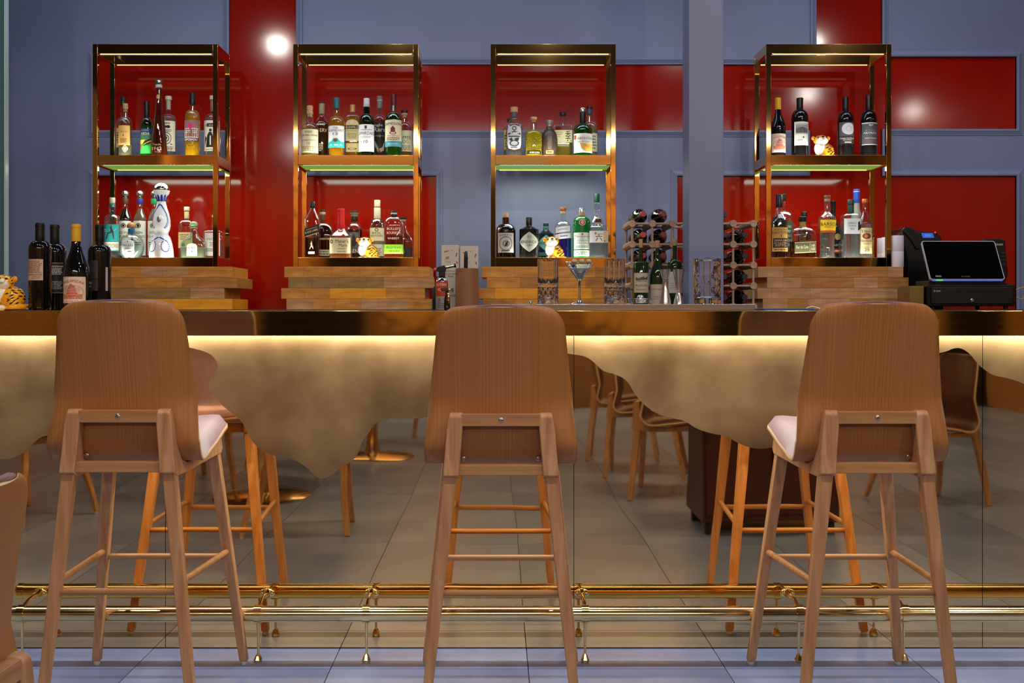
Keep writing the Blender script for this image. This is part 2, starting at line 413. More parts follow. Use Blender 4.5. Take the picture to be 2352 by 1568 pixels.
# ---------------------------------------------------------------- bar counter
bar = thing('bar_counter', 'long brass-clad bar counter with mirror panels and a wavy satin edge', 'bar counter', (0, 3.6, 0))
BX0, BX1 = -3.65, 4.145
G().box(BX0, BX1, .012, .42, 0, 1.03).build('body', M_DARK, bar)
G().box(BX0-.02, BX1+.02, -.165, .45, 1.03, 1.0745).build('bar_top', M_FASCIA, bar, bevel=.0015)
G().box(BX0-.02, BX1+.02, -.180, -.165, .9985, 1.0745).build('front_edge', M_FASCIA, bar, bevel=.0015)['label'] = 'polished brass front edge of the bar top'
G().box(-3.0, 3.4, -.065, -.045, 1.0225, 1.029).build('led_or_glint_strip', emis('led_tape', (1, .93, .78), 3.0), bar)
EDGE = [(-900, 900), (-400, 1000), (-200, 940), (-60, 1050), (0, 1055), (30, 1052), (62, 1035), (85, 1008), (105, 1000), (150, 990), (200, 900), (260, 840), (350, 800), (400, 790), (445, 800),
        (475, 808), (492, 820), (502, 838), (498, 855), (483, 870), (478, 885), (488, 908), (515, 935), (545, 958), (562, 975), (572, 1005), (595, 1030), (620, 1045), (650, 1047), (665, 1051),
        (690, 1062), (710, 1078), (727, 1096), (745, 1100), (762, 1092), (785, 1070), (808, 1060), (822, 1043), (832, 1012), (845, 998), (858, 975), (875, 963), (895, 959), (940, 962),
        (985, 958), (1050, 930), (1130, 870), (1220, 825), (1280, 808), (1320, 814), (1345, 818), (1365, 832), (1385, 853), (1410, 858), (1440, 872), (1458, 905), (1480, 930), (1510, 952),
        (1560, 963), (1575, 967), (1600, 985), (1640, 997), (1668, 1000), (1695, 1018), (1730, 1030), (1760, 1030), (1785, 1025), (1850, 980), (1950, 900), (2050, 840), (2130, 815), (2172, 808),
        (2190, 799), (2208, 799), (2228, 812), (2245, 835), (2260, 848), (2280, 862), (2315, 868), (2352, 880), (2450, 930), (2700, 1000), (3100, 900), (3400, 950)]
def smooth_line(p, it=2):
    for _ in range(it):
        q = [p[0]]
        for a, b in zip(p, p[1:]): q += [(a[0]*.75+b[0]*.25, a[1]*.75+b[1]*.25), (a[0]*.25+b[0]*.75, a[1]*.25+b[1]*.75)]
        p = q+[p[-1]]
    return p
E = [(PX(a, 3.6), PZ(b, 3.6)) for a, b in smooth_line(EDGE)]
SEAM = [-3.6505, -2.351, -1.052, .2465, 1.5460, 2.8455, 4.145]
def zat(x):
    for a, b in zip(E, E[1:]):
        if a[0] <= x <= b[0] and b[0] > a[0]: return a[1]+(b[1]-a[1])*(x-a[0])/(b[0]-a[0])
    return .9
for i in range(6):
    a, b = SEAM[i]+.001, SEAM[i+1]-.001
    p = G().box(a, b, 0, .011, .004, 1.029).build('front_panel', M_MIRROR, bar)
    ins = [q for q in E if a < q[0] < b]
    poly = [(a, 1.029), (a, zat(a))]+ins+[(b, zat(b)), (b, 1.029)]
    G().prism(poly, -.0008, .0, M_SATIN).build('satin_finish', M_SATIN, p)['label'] = 'satin brass upper field with a cloud-shaped lower edge'
# foot rail
rail = thing('foot_rail', 'polished brass foot rail on brackets along the bar', 'foot rail', (0, 3.46, .148))
G().tube([(-1.57, 0, 0), (3.4, 0, 0)], .0245, 28).build('tube', M_RAIL, rail, smooth=40)
for x in (-.565, .75, 1.30): G().lathe([(.0248, -.004), (.0248, .004)], 28, axis='x', c=(x, 0, 0), full=True).build('joint_sleeve', M_RAIL, rail, smooth=40)
G().lathe([(0, -.014), (.020, -.013), (.0262, -.006), (.0262, .012)], 28, axis='x', c=(-1.57, 0, 0)).build('end_cap', M_RAIL, rail, smooth=40)
M_BRK = mat((.86, .66, .30), .12, 1, 'bracket_brass')
for x in (-1.45, -.728, -.397, .271, .925, 1.246, 1.95, 2.6):
    br = G().lathe([(.0275, -.011), (.0275, .011)], 28, axis='x', c=(0, 0, 0)).build('clamp', M_BRK, rail, loc=(x, 0, 0), smooth=40)
    G().tube([(0, 0, -.026), (0, .002, -.05), (0, .003, -.124)], [.0055, .0045, .0038], 10).build('post', M_BRK, br, smooth=60)
    G().lathe([(.0, -.148), (.0125, -.1475), (.0135, -.139), (.0085, -.127), (.004, -.122)], 8).build('floor_foot', M_BRK, br)
    G().tube([(0, .012, .02), (0, .05, .030), (0, .095, .032), (0, .125, .029), (0, .136, .028)], [.006, .0055, .005, .009, .014], 12).build('arm', M_BRK, br, smooth=60)
    fg = G(); fg.ell((0, .1375, .028), (.0235, .0035, .016), M_BRK, 24, 8)
    for s in (-1, 1): fg.ell((s*.0155, .1335, .028), (.0035, .002, .0035), mat((.5, .38, .2), .3, 1, 'screw'), 10, 6)
    fg.build('wall_flange', M_BRK, br, smooth=60)
# back bar counter behind
bb = thing('back_counter', 'dark back counter carrying the timber boards and gold display units', 'counter', (0, 5.16, 0))
G().box(BX0, BX1+.9, .01, .93, 1.04, 1.076).build('countertop', mat('#1a1512', .35, 0, 'stone'), bb, bevel=.002)
G().box(BX0, BX1+.9, .04, .93, 0, 1.04).build('cabinet', M_DARK, bb)
# glass partition edge at far left
gp = G().box(PX(-260, 5.2), PX(17, 5.2), 5.17, 5.2, 1.09, CEIL-.02).build('glass_partition', mat((.10, .22, .24), .12, 0, 'teal_glass', Transmission_Weight=.35), None)
tag(gp, 'teal glass partition at the far left edge behind the bar', 'partition')
G().box(PX(17, 5.2), PX(20, 5.2), 5.165, 5.2, 1.09, CEIL-.02).build('edge_strip', mat((.45, .62, .62), .2, 0, 'glass_edge'), gp)

# ---------------------------------------------------------------- timber boards under the display units
M_BOARD = [noisy('board_wood', a, b, (9, 40, 45), rough=.5, r2=.65, bump=.15, bscale=(14, 80, 140), detail=8, lo=.25, hi=.75) for a, b in
           (('#b4691a', '#e8a448'), ('#9c6226', '#d09040'), ('#cc8830', '#90581c'), ('#a87444', '#dca870'), ('#84602e', '#b88e4c'), ('#e88a08', '#ffb420'))]  # last, most yellow pair holds light bounced off the brass as colour
def board(px0, px1, k, unit, lab, tones):
    Y = 5.62; x0, x1 = PX(px0, Y), PX(px1, Y); z0 = 1.0765+.0532*k; R = random.Random(unit*10+k)
    t = thing('timber_board', lab, 'board', ((x0+x1)/2, Y, z0), 0, 'stacked butcher block boards')
    xs = [x0]
    while xs[-1] < x1-.02:
        xs.append(min(x1, xs[-1]+R.uniform(.07, .17)) if x1-xs[-1] > .2 else x1)
    cx = (x0+x1)/2
    for a, b in zip(xs, xs[1:]):
        G().box(a-cx, b-cx, 0, .36, 0, .0525).build('stave', M_BOARD[R.choice(tones)], t, bevel=.0012)
BN = ['lowest', 'second from the bottom', 'third from the bottom', 'top']
UN = ['far left', 'second', 'third', 'far right']
UNAME = ['leftmost', 'second from the left', 'third from the left', 'rightmost']
BD = [[(225, 533), (215, 515), (230, 544), (222, 533)], [(658, 992), (646, 976), (662, 998), (653, 986)],
      [(1109, 1443), (1097, 1430), (1118, 1452), (1106, 1439)], [(1752, 2080), (1739.5, 2079), (1762, 2087), (1741, 2075)]]
TN = [[(1, 5), (3, 4), (1, 0), (0, 3)], [(0, 3), (5, 5, 0), (3, 4), (0, 3)], [(0, 1), (5, 0), (0, 1), (1, 0)], [(1, 3), (3, 0), (3, 1), (3, 1)]]
for u in range(4):
    for k in range(4):
        board(*BD[u][k], k, u, 'butcher block board, %s, under the %s display unit' % (BN[k], UNAME[u]), TN[u][k])

# ---------------------------------------------------------------- gold display units
SY, SD, SW = 5.70, .28, .63
SZ = 1.2915
def make_unit():
    t = thing('display_shelf', '', 'shelf', (0, SY, SZ), 0, 'gold display units on the back counter')
    H = 2.413-SZ; pw = .0245; hw = SW/2
    for sx in (-1, 1):
        for y0 in (0, SD-pw):
            G().box(min(sx*hw, sx*(hw-pw)), max(sx*hw, sx*(hw-pw)), y0, y0+pw, 0, H).build('post', M_GOLD, t, bevel=.0012)
    for z0, z1 in ((0, 1.3385-SZ), (1.806-SZ, 1.854-SZ), (2.365-SZ, H)):
        for y0 in (.0006, SD-pw+.0006):
            G().box(-hw+pw, hw-pw, y0, y0+pw-.0012, z0, z1).build('rail', M_GOLD, t, bevel=.0012)
        for sx in (-1, 1):
            G().box(min(sx*(hw-.0006), sx*(hw-pw+.0006)), max(sx*(hw-.0006), sx*(hw-pw+.0006)), pw, SD-pw, z0, z1).build('side_rail', M_GOLD, t, bevel=.0012)
    for zs in (1.327, 1.842):
        G().box(-hw+pw, hw-pw, pw, SD-pw, zs-.006-SZ, zs-SZ).build('glass_shelf', M_CLEAR, t)
    G().box(-hw+pw, hw-pw, pw, SD-pw, 1.8105-SZ, 1.813-SZ).build('light_panel', emis('green_glow', (.22, .40, .06), .75), t)['label'] = 'green glowing underside panel'
    G().box(-hw+pw+.02, hw-pw-.02, pw+.001, pw+.007, 1.8065-SZ, 1.8102-SZ).build('led_or_glint_strip', emis('led_white', (.95, 1, .82), 3.0), t)
    G().box(-hw+pw+.02, hw-pw-.02, SD-pw-.012, SD-pw-.002, 1.8065-SZ, 1.8102-SZ).build('led_or_glint_strip', emis('led_yellow', (.95, .95, .25), 1.2), t)
    G().box(-hw+pw, hw-pw, pw, SD-pw, .004, .010).build('base_panel', mat('#40402c', .5, 0, 'tray'), t)
    for z in (2.364-SZ,):
        for y in (.010, SD-pw+.010):
            for i in range(14): pass
            G().box(-hw+pw+.01, hw-pw-.01, y, y+.004, z-.0015, z+.001).build('led_or_glint_strip', emis('warm_glint', (1, .78, .35), 1.6), t)  # glowing lines stand in for shelf light mirrored under the top rails
    return t
U0 = make_unit()
UX = [-1.718, -.708, .2865, 1.6745]
UL = ['leftmost gold display unit, tequila bottles on both shelves', 'gold display unit second from the left, holding whisky bottles',
      'gold display unit just left of the blue column', 'rightmost gold display unit, four dark wine bottles on its middle shelf']
UNITS = []
for i, x in enumerate(UX):
    o = U0 if i == 0 else dup(U0)
    o.location = (x, SY, SZ); o['label'] = UL[i]; UNITS.append(o)
    for z, e in ((1.833, 2.2), (1.318, 2.2)):
        light('shelf_led_lamp', 'AREA', (x, SY+.036, z), e, (1.0, .96, .85), (math.radians(180-14), 0, 0), shape='RECTANGLE', size=.54, size_y=.012)
    light('shelf_down_lamp', 'AREA', (x, SY+.14, 1.803), 2.6, (.92, 1.0, .80), (0, 0, 0), shape='RECTANGLE', size=.54, size_y=.20)

# ---------------------------------------------------------------- bottles
GL = {'clear': ((.93, .96, .95), .07), 'green': ((.16, .62, .18), .07), 'dgreen': ((.07, .32, .10), .06), 'brown': ((.30, .12, .04), .06),
      'amber': ((.75, .45, .18), .06), 'teal': ((.10, .25, .25), .06), 'smoke': ((.62, .46, .36), .06), 'pale': ((.85, .92, .88), .08)}
M_WINE = mat((.004, .004, .005), .045, 0, 'dark_wine_glass', Coat_Weight=.3)
M_WINEG = mat((.012, .03, .008), .045, 0, 'green_wine_glass', Coat_Weight=.3)
SHAPES = {'rect': lambda t: 1, 'diamond': lambda t: 1-abs(2*t-1)**1.25*.96, 'oval': lambda t: sqrt(max(1-(2*t-1)**2, .0)),
          'arch': lambda t: 1 if t < .72 else sqrt(max(1-((t-.72)/.28)**2, 0)), 'round': lambda t: max(1-abs(2*t-1)**4, .0)**.25,
          'neck': lambda t: .55+.45*t, 'swirl': lambda t: .9+.1*cos(7*t)}
def bottle(lab, cx, top, wpx, Y, zb, ys, yn, nw, cap, gl, liq, stk=(), style='r', n=2, dy=1, group=None, prof=None, name='liquor_bottle', rot=0, cat='bottle', seg=40, neckbulge=0):
    s = F/Y; R = wpx/2/s; X = PX(cx, Y); Z = lambda y: PZ(y, Y)-zb
    H = Z(top); zs = Z(ys); zn = Z(yn); nr = nw/2/s; zc = Z(cap[0]) if cap else H
    t = thing(name, lab, cat, (X, Y, zb), rot, group)
    if prof: pr = [(max(Z(y), 0) if y is not None else 0, r/2/s) for y, r in prof]; pr = [(r, z) for z, r in pr]
    else:
        pr = [(R*.90, 0), (R*.97, .003), (R, .009), (R, zs*.5), (R, zs)]
        for i in range(1, 9):
            u = i/8
            if style == 'r': r = nr+(R-nr)*cos(u*pi/2); z = zs+(zn-zs)*sin(u*pi/2)
            elif style == 's': r = nr+(R-nr)*(1+cos(pi*u))/2; z = zs+(zn-zs)*u
            elif style == 'l': r = R+(nr-R)*u; z = zs+(zn-zs)*u
            elif style == 'c': r = nr+(R-nr)*(1-u)**1.7; z = zs+(zn-zs)*u      # concave
            pr.append((r, z))
        if neckbulge: zm = zn+(zc-zn)*.45; pr += [(nr*neckbulge, zm), (nr*neckbulge*.98, zm+.004)]
        pr += [(nr*.96, zc-.001)]
    def rad(z):
        for a, b in zip(pr, pr[1:]):
            if a[1] <= z <= b[1] and b[1] > a[1]: return a[0]+(b[0]-a[0])*(z-a[1])/(b[1]-a[1])
        return pr[-1][0]
    def nn(r, z=0): return 2 if n == 2 else 2+(n-2)*max(0, min(1, (r/R-nr/R)/(1-nr/R)*1.6))
    nf = 2 if n == 2 else (lambda r, z: nn(r))
    def surf(z, x, off):                     # x = arc length (round) or plain x (flat sided)
        r = rad(z)+off; k = nn(r) if n != 2 else 2
        if n == 2:
            a = x/r; return (r*sin(a), -r*cos(a)*dy, z)
        q = min(abs(x)/r, .999)
        return (x, -r*dy*(1-q**k)**(1/k), z)
    opaque = isinstance(gl, bpy.types.Material)
    gm = gl if opaque else glass('bottle_glass', *GL[gl])
    G().lathe(pr, seg, n=nf, sy=dy).build('body', gm, t, smooth=50)
    if liq and not opaque:
        zl = Z(liq[1]); ip = [(max(r*.93-.0004, .002), max(z, .007)) for r, z in pr if z < zl]
        if len(ip) > 1:
            ip = [(ip[0][0]*.95, .006)]+[p for p in ip if p[1] > .0075]+[(max(rad(zl)*.93-.0004, .002), zl)]
            G().lathe(ip, seg, n=nf, sy=dy).build('liquid', liquid(liq[0], liq[2] if len(liq) > 2 else .25), t, smooth=50)
    if cap:
        _, cc, cw, kind = cap[:4]; cr = cw/2/s
        cm = mat(*cc[:3], name='cap') if isinstance(cc, tuple) else mat(cc, .35, 0, 'cap')
        g = G()
        if kind == 'cyl': g.lathe([(cr*.98, zc-.002), (cr, zc), (cr, H-.0015), (cr*.93, H)], 24, cm)
        elif kind == 'long': g.lathe([(nr*1.04, zc-.002), (nr*1.08, zc), (cr, zc+(H-zc)*.3), (cr, H-.012), (cr*1.06, H-.011), (cr*1.06, H-.004), (cr*.96, H-.003), (cr*.94, H)], 24, cm)
        elif kind == 'ball': g.lathe([(nr*1.15, zc-.001), (nr*1.2, zc+.003), (nr*.8, zc+.004)]+[(cr*sin(pi*u/10), zc+.004+(H-zc-.004)*(1-cos(pi*u/10))/2) for u in range(2, 11)], 24, cm)
        elif kind == 'cork': g.lathe([(nr*.85, zc-.014), (nr*.85, zc), (nr*1.12, zc), (nr*1.12, zc+(H-zc)*.35), (cr*.9, zc+(H-zc)*.4), (cr, zc+(H-zc)*.48), (cr, H-.001), (cr*.95, H)], 24, cm)
        elif kind == 'flare': g.lathe([(nr, zc-.001), (nr*.95, zc+(H-zc)*.3), (cr, H-.003), (cr*.97, H)], 24, cm)
        elif kind == 'dome': g.lathe([(cr*.96, zc), (cr, zc+.004)]+[(cr*cos(pi/2*u/8), zc+.004+(H-zc-.004)*sin(pi/2*u/8)) for u in range(9)], 28, cm)
        g.build('stopper', None, t, smooth=40)
        if len(cap) > 4:                                       # second colour band (y0, y1, colour, width px)
            for (y0, y1, c2, w2) in cap[4]:
                G().lathe([(w2/2/s, Z(y1)), (w2/2/s+.0003, Z(y1)+.001), (w2/2/s+.0003, Z(y0)-.001), (w2/2/s, Z(y0))], 24).build('neck_band', mat(c2, .4, 0, 'band'), t, smooth=40)
    for q in stk:
        y0, y1, c, items, wf = q[:5]; xo = q[5] if len(q) > 5 else 0; shp = q[6] if len(q) > 6 else 'rect'; sl = q[7] if len(q) > 7 else 0
        z1, z0 = Z(y0), max(Z(y1), .004); zm = (z0+z1)/2; r = rad(zm)
        Wd = 2*r*(math.asin(min(wf, .999)) if n == 2 else wf); xo = xo*r
        def fm(x, z, off, zm=zm, xo=xo, sl=sl): return surf(zm+z+sl*x, x+xo, off+.0004)
        g = G(); nc, nr_ = 14, (4 if shp == 'rect' else 18); f = SHAPES[shp]
        vs = []
        for j in range(nr_+1):
            v = j/nr_; hw = max(f(v), .02)
            for i in range(nc+1): vs.append(fm((i/nc-.5)*Wd*hw, (v-.5)*(z1-z0), 0))
        g.add(vs, [(j*(nc+1)+i, j*(nc+1)+i+1, (j+1)*(nc+1)+i+1, (j+1)*(nc+1)+i) for j in range(nr_) for i in range(nc)])
        lo = g.build('paper_label', mat(c, .55, 0, 'paper') if c else gm, t, smooth=60) if c else t
        if items:
            art(G(), items, Wd, z1-z0, fm, .0005).build('printing', None, lo)
    return t
ZM, ZL_ = 1.842, 1.327
YF, YK = 5.785, 5.90
K = '#15110f'; CR = '#e9e0c0'; WH = '#eeeeea'; GD = '#c9a24c'
cork = ('#c9a070', .7, 0)
gT = {(0, ZM): 'tequila and mezcal bottles, upper shelf of first display unit', (0, ZL_): 'tequila bottles, lower shelf of first display unit',
      (1, ZM): 'whisky bottles, upper shelf of second display unit', (1, ZL_): 'whisky bottles, lower shelf of second display unit',
      (2, ZM): 'spirit bottles, upper shelf of third display unit', (2, ZL_): 'gin bottles, lower shelf of third display unit',
      (3, ZM): 'wine bottles, middle shelf of rightmost display unit', (3, ZL_): 'rum and vodka bottles, lower shelf of rightmost unit'}
def B(u, zb, *a, **k): k['group'] = gT[(u, zb)]; return bottle(*a, **k)
def b4(lab, cx, top, w, Y, z, *a, **k): return bottle(lab, cx, top, w, Y, z, *a, **k)

# unit 1, upper shelf
g = gT[(0, ZM)]
b4('clear bottle with cream label and dark green cap, behind the leftmost mezcal bottle', 283, 223, 33, YK, ZM, 292, 270, 11, (243, '#0c2414', 13, 'cyl'), 'clear', ('#b06a20', 300, .3), [(296, 340, '#c89a5a', [('l', .1, .9, .2, .8, 5, K)], .8)], group=g)
b4('clear mezcal bottle with yellow label, small tilted tag and cork', 288, 238, 31, YF, ZM, 285, 268, 11, (250, cork, 12, 'cork', [(238, 246, '#1f6a2a', 11)]), 'clear', ('#d8d2a0', 330, .3),
   [(290, 335, '#e3b866', [('t', 'MEZCAL', .5, .68, .6, .07, '#9a6a30'), ('d', .5, .5, .04, .04, K), ('l', .2, .8, .1, .35, 4, '#8a6a40')], .85), (334, 352, '#e6dfae', [('o', .5, .5, .3, .3, .2, K)], .45, .25, 'diamond')], group=g)
b4('green mezcal bottle with black cap and green hillside label', 337, 233, 27, YF+.02, ZM, 287, 270, 12, (270, '#101413', 13, 'long'), 'green', ('#12b034', 290, .55),
   [(297, 354, '#2a9a3e', [('r', 0, 1, .78, 1, '#24406e'), ('r', 0, 1, .55, .78, '#3f6f5a'), ('r', 0, 1, .38, .55, '#d6c83a'), ('t', 'VIDA', .5, .80, .62, .09, '#e8e4a0'), ('t', 'DEL MAGUEY', .5, .93, .5, .035, '#c8d0e0'),
    ('p', [(0, .18), (.3, .36), (1, .30), (1, 0), (0, 0)], '#2fae45'), ('p', [(0, .1), (0, .36), (.16, .40), (.3, .25)], '#d2422a'), ('p', [(.3, .34), (.5, .52), (.95, .62), (.9, .55), (.55, .42)], K), ('p', [(.35, .28), (.6, .42), (.98, .5), (.9, .42), (.6, .34)], K)], .97)], group=g)
b4('tall conical dark amber tequila decanter with silver ball stopper', 365, 181, 38, YF-.01, ZM, 300, 210, 12, (200, ((.55, .55, .56), .2, 1.0), 18, 'ball', [(195, 201, '#c0c0c0', 15)]), 'smoke', ('#a8561a', 268, .5),
   [(330, 354, None, [('t', 'Tequila', .5, .82, .7, .24, '#f0c890'), ('t', '1942', .5, .45, .8, .3, '#f0c890'), ('t', 'Anejo', .6, .12, .5, .18, '#f0c890')], .7), (218, 228, '#c9a45a', None, .6, 0, 'oval')],
   prof=[(None, 36), (352, 38), (320, 34), (290, 28), (265, 22), (240, 16), (222, 13.5), (200, 12.5)], group=g)
def skull(c): return [('o', .5, .42, .26, .20, .12, K), ('o', .5, .42, .15, .12, .25, K), ('d', .5, .43, .06, .05, K), ('p', [(.28, .80), (.36, .86), (.5, .84), (.64, .86), (.72, .80), (.64, .75), (.5, .77), (.36, .75)], K), ('l', .2, .8, .62, .72, 3, '#4a4438'), ('l', .1, .9, .02, .16, 4, '#4a4438'), ('l', .3, .7, .89, .95, 1, '#4a4438'), ('p', [(.12, .2), (.3, .26), (.3, .22)], K), ('p', [(.88, .2), (.7, .26), (.7, .22)], K)]
b4('clear bottle with long white engraved label, between decanter and golden bottle', 387, 221, 36, YK, ZM, 274, 263, 13, (228, '#e6e0cc', 15, 'cyl', [(228, 252, '#cfd2c8', 10)]), 'clear', ('#e8e8dc', 270, .12), [(280, 349, '#dfdbc6', skull(0), .95)], group=g)
b4('golden yellow reposado bottle with purple and white label and black cap', 442, 214, 35, YF+.02, ZM, 272, 253, 13, (240, '#1c1512', 14, 'cyl'), 'clear', ('#f4b80c', 255, .6),
   [(278, 327, '#9a6a6a', [('r', .05, .95, .18, .62, '#e8e0e0'), ('r', .08, .92, .21, .59, '#7a5040'), ('l', .12, .88, .38, .54, 2, '#f0e0e8'), ('r', .0, 1, .0, .18, '#3a2430'), ('t', 'REPOSADO', .5, .09, .8, .10, '#f2e6ea'), ('p', [(.38, .82), (.62, .82), (.62, .66), (.5, .56), (.38, .66)], '#d0206a')], .92),
    (332, 342, None, [('o', .5, .5, .3, .45, .2, '#8a6a10')], .8)], group=g)
b4('clear bottle with white label of a robed figure, beside right post of first unit', 488, 220, 37, YK-.02, ZM, 276, 262, 13, (228, '#ddd4c4', 13, 'cyl', [(230, 256, '#b08a6a', 10)]), 'clear', ('#e8e8dc', 272, .12),
   [(279, 349, '#dedac8', [('p', [(.25, .12), (.75, .12), (.62, .5), (.55, .62), (.42, .62), (.32, .5)], K), ('d', .5, .68, .07, .05, K), ('p', [(.18, .84), (.34, .90), (.66, .90), (.82, .84), (.66, .79), (.34, .79)], K), ('l', .25, .75, .815, .865, 1, '#e8e4d4'), ('p', [(.15, .14), (.2, .5), (.3, .42)], K), ('p', [(.70, .14), (.85, .14), (.82, .48), (.74, .44)], K), ('l', .2, .8, .02, .08, 2, K), ('p', [(.47, .2), (.52, .2), (.52, .5), (.47, .5)], '#dedac8')], .95)], group=g)
# unit 1, lower shelf
g = gT[(0, ZL_)]
b4('clear tequila bottle with turquoise stag label, leftmost on lower shelf', 258, 454, 35, 5.855, ZL_, 505, 492, 13, (466, ('#b8b0a0', .5, 0), 13, 'cyl', [(468, 476, '#3a7a90', 13)]), 'clear', ('#dfe6e0', 520, .12),
   [(516, 555, '#27a7ac', [('p', [(.35, .15), (.42, .45), (.62, .5), (.68, .12), (.72, .12), (.70, .55), (.64, .72), (.55, .72), (.52, .55), (.36, .5), (.28, .12)], '#3a3028'), ('p', [(.55, .7), (.45, .95), (.5, .78), (.6, .98), (.62, .72)], '#3a3028'),
     ('l', .05, .35, .55, .75, 2, '#e8f0e8'), ('p', [(.02, .02), (.3, .5), (.34, .48)], '#7fd6d6'), ('p', [(.98, .9), (.72, .6), (.7, .64)], '#7fd6d6')], .95), (556, 577, '#e4e2d4', [('t', 'CAZADORES', .5, .55, .92, .42, '#6a4a30'), ('r', 0, 1, 0, .12, '#27a7ac')], .95)], group=g, neckbulge=1.25)
for cx, bc, lq, nm in ((288, '#5a2a1c', '#4a1c08', 'brown'), (322, '#2a2a86', '#d8ccb8', 'blue'), (355, '#1f8a52', '#d8ddd0', 'green')):
    b4('tall clear tequila bottle with %s neck band, ball stopper and white label' % nm, cx, 437, 30, 5.925, ZL_, 508, 474, 12, (456, ((.42, .42, .40), .06, 0.9), 17, 'ball', [(457, 469, bc, 15)]), 'clear', (lq, 480, .3),
       [(508, 587, '#e7e6e0', [('o', .5, .86, .16, .07, .3, K), ('d', .5, .86, .08, .04, K), ('t', 'DON', .5, .66, .5, .07, '#2a3036'), ('t', 'FULANO', .5, .55, .82, .07, '#2a3036'), ('l', .2, .8, .1, .4, 5, '#555')], .95)], style='s', group=g)
b4('round squat blanco tequila bottle with blue neck band and wooden stopper', 302, 510, 58, 5.792, ZL_, 540, 538, 14, (523, ('#b08050', .5, .3), 22, 'dome', [(525, 537, '#2a7ab8', 15)]), 'pale', ('#cfe6de', 566, .3),
   [(552, 586, '#e8eef0', [('t', 'Don Julio', .5, .62, .85, .2, '#26303a'), ('t', 'BLANCO', .5, .42, .4, .08, '#26303a'), ('o', .25, .22, .09, .11, .25, '#6a5aa0'), ('l', .45, .8, .17, .27, 1, '#444'), ('d', .5, .88, .04, .05, K)], .50, 0, 'round')],
   prof=[(None, 36), (588, 44), (583, 52), (574, 57), (565, 58), (556, 56), (549, 51), (543, 42), (540, 30), (538, 18), (524, 14)], group=g)
# the tall white ceramic decanter
t = b4('tall white ceramic tequila decanter with blue painted leaves and silver dome', 371, 420, 56, 5.79, ZL_, 500, 470, 20, (438, ((.8, .8, .82), .08, 1.0), 35, 'dome'), mat('#f2f4fa', .12, 0, 'glazed_ceramic', Coat_Weight=.6), None,
   prof=[(None, 54), (589, 56), (575, 54), (560, 49), (545, 40), (539, 31), (535, 31), (527, 38), (518, 41), (505, 40), (490, 34), (478, 26), (466, 20), (461, 20), (452, 26), (444, 35), (438, 38)], group=g)
def ceramic(t, cx, Y, zb):
    s = F/Y; g = G(); bl = mat('#1c3ea8', .15, 0, 'cobalt')
    pr = [(591, 56), (575, 54), (560, 49), (545, 40), (539, 31), (535, 31), (527, 38), (518, 41), (505, 40), (490, 34), (478, 26), (466, 20), (461, 20), (452, 26), (444, 35), (438, 38)]
    def rr(y):
        for a, b in zip(pr, pr[1:]):
            if b[0] <= y <= a[0]: return (a[1]+(b[1]-a[1])*(a[0]-y)/(a[0]-b[0]))/2/s
        return 19/s
    def pt(a, y, off=.0006): r = rr(y)+off; return (r*sin(a), -r*cos(a), PZ(y, Y)-zb)
    def leaf(a, y, ang, l=3.4, wd=1.25):
        l *= 1.35; wd *= 1.7
        P = [];
        for i in range(8):
            q = 2*pi*i/8; u, v = cos(q)*l/2, sin(q)*wd/2; x = u*cos(ang)-v*sin(ang); z = u*sin(ang)+v*cos(ang)
            P.append(pt(a+x/s/rr(y), y-z))
        g.add(P, [tuple(range(8))])
    for k in range(6):                                    # crown petals
        a = -1.5+3.0*k/5
        g.add([pt(a-.27, 463, .0008), pt(a+.27, 463, .0008), pt(a+.22, 453, .0008), pt(a, 441, .0008), pt(a-.22, 453, .0008)], [(0, 1, 2, 3, 4)])
    for sgn in (-1, 1):                                   # garland
        path = [(0.1, 470), (.35, 474), (.62, 481), (.85, 490), (.98, 500), (.98, 510), (.80, 519), (.52, 526)]
        for i in range(len(path)-1):
            for u in (0, .34, .67):
                a = path[i][0]+(path[i+1][0]-path[i][0])*u; y = path[i][1]+(path[i+1][1]-path[i][1])*u
                leaf(sgn*a, y, sgn*.8+1.57*(i > 4), 3.0, 1.2); leaf(sgn*(a+.12), y+1.4, -sgn*.6, 2.4, 1.0)
        for i in range(16):                               # scrolls on the foot
            q = 2*pi*i/14*.82; a = sgn*(.62+.36*cos(q+2.2)); y = 566-13*sin(q+2.2)
            leaf(a, y, q+.6, 3.0, 1.3)
        for i in range(5): leaf(sgn*(.1+.1*i), 546+1.2*i, .3*sgn, 3.2, 1.3)
    g.build('painted_pattern', bl, t)
    m = G(); m.ell((0, -rr(505)-.0005, PZ(505, Y)-zb), (.010, .002, .016), mat('#b9bcc6', .25, .8, 'pewter'), 16, 10); m.build('medallion', None, t, smooth=60)
ceramic(t, 371, 5.79, ZL_)
b4('clear bottle with white cork neck and cream label, behind the squat ball-stoppered bottle', 429, 475, 34, 5.915, ZL_, 522, 505, 12, (483, '#ddd6c0', 13, 'cyl', [(486, 502, '#d8cf9a', 11)]), 'clear', ('#d8a060', 540, .25), [(534, 570, '#dccb90', [('l', .1, .9, .5, .9, 3, '#8a7a4a'), ('r', .2, .5, .1, .3, '#4a9a8a')], .95)], n=6, dy=.8, group=g)
b4('squat clear tequila bottle with green glass ball stopper and white label', 445, 508, 57, 5.79, ZL_, 562, 530, 15, (524, ((.35, .5, .25), .1, 0), 19, 'ball'), 'pale', ('#d6e8c0', 568, .3),
   [(559, 588, '#e3e8dc', [('t', 'PATRON', .5, .60, .85, .22, '#3a4a44'), ('d', .5, .35, .06, .08, '#3a6a5a'), ('l', .2, .8, .1, .25, 2, '#555')], .42, 0, 'arch')], style='s', n=5, dy=.55, group=g)
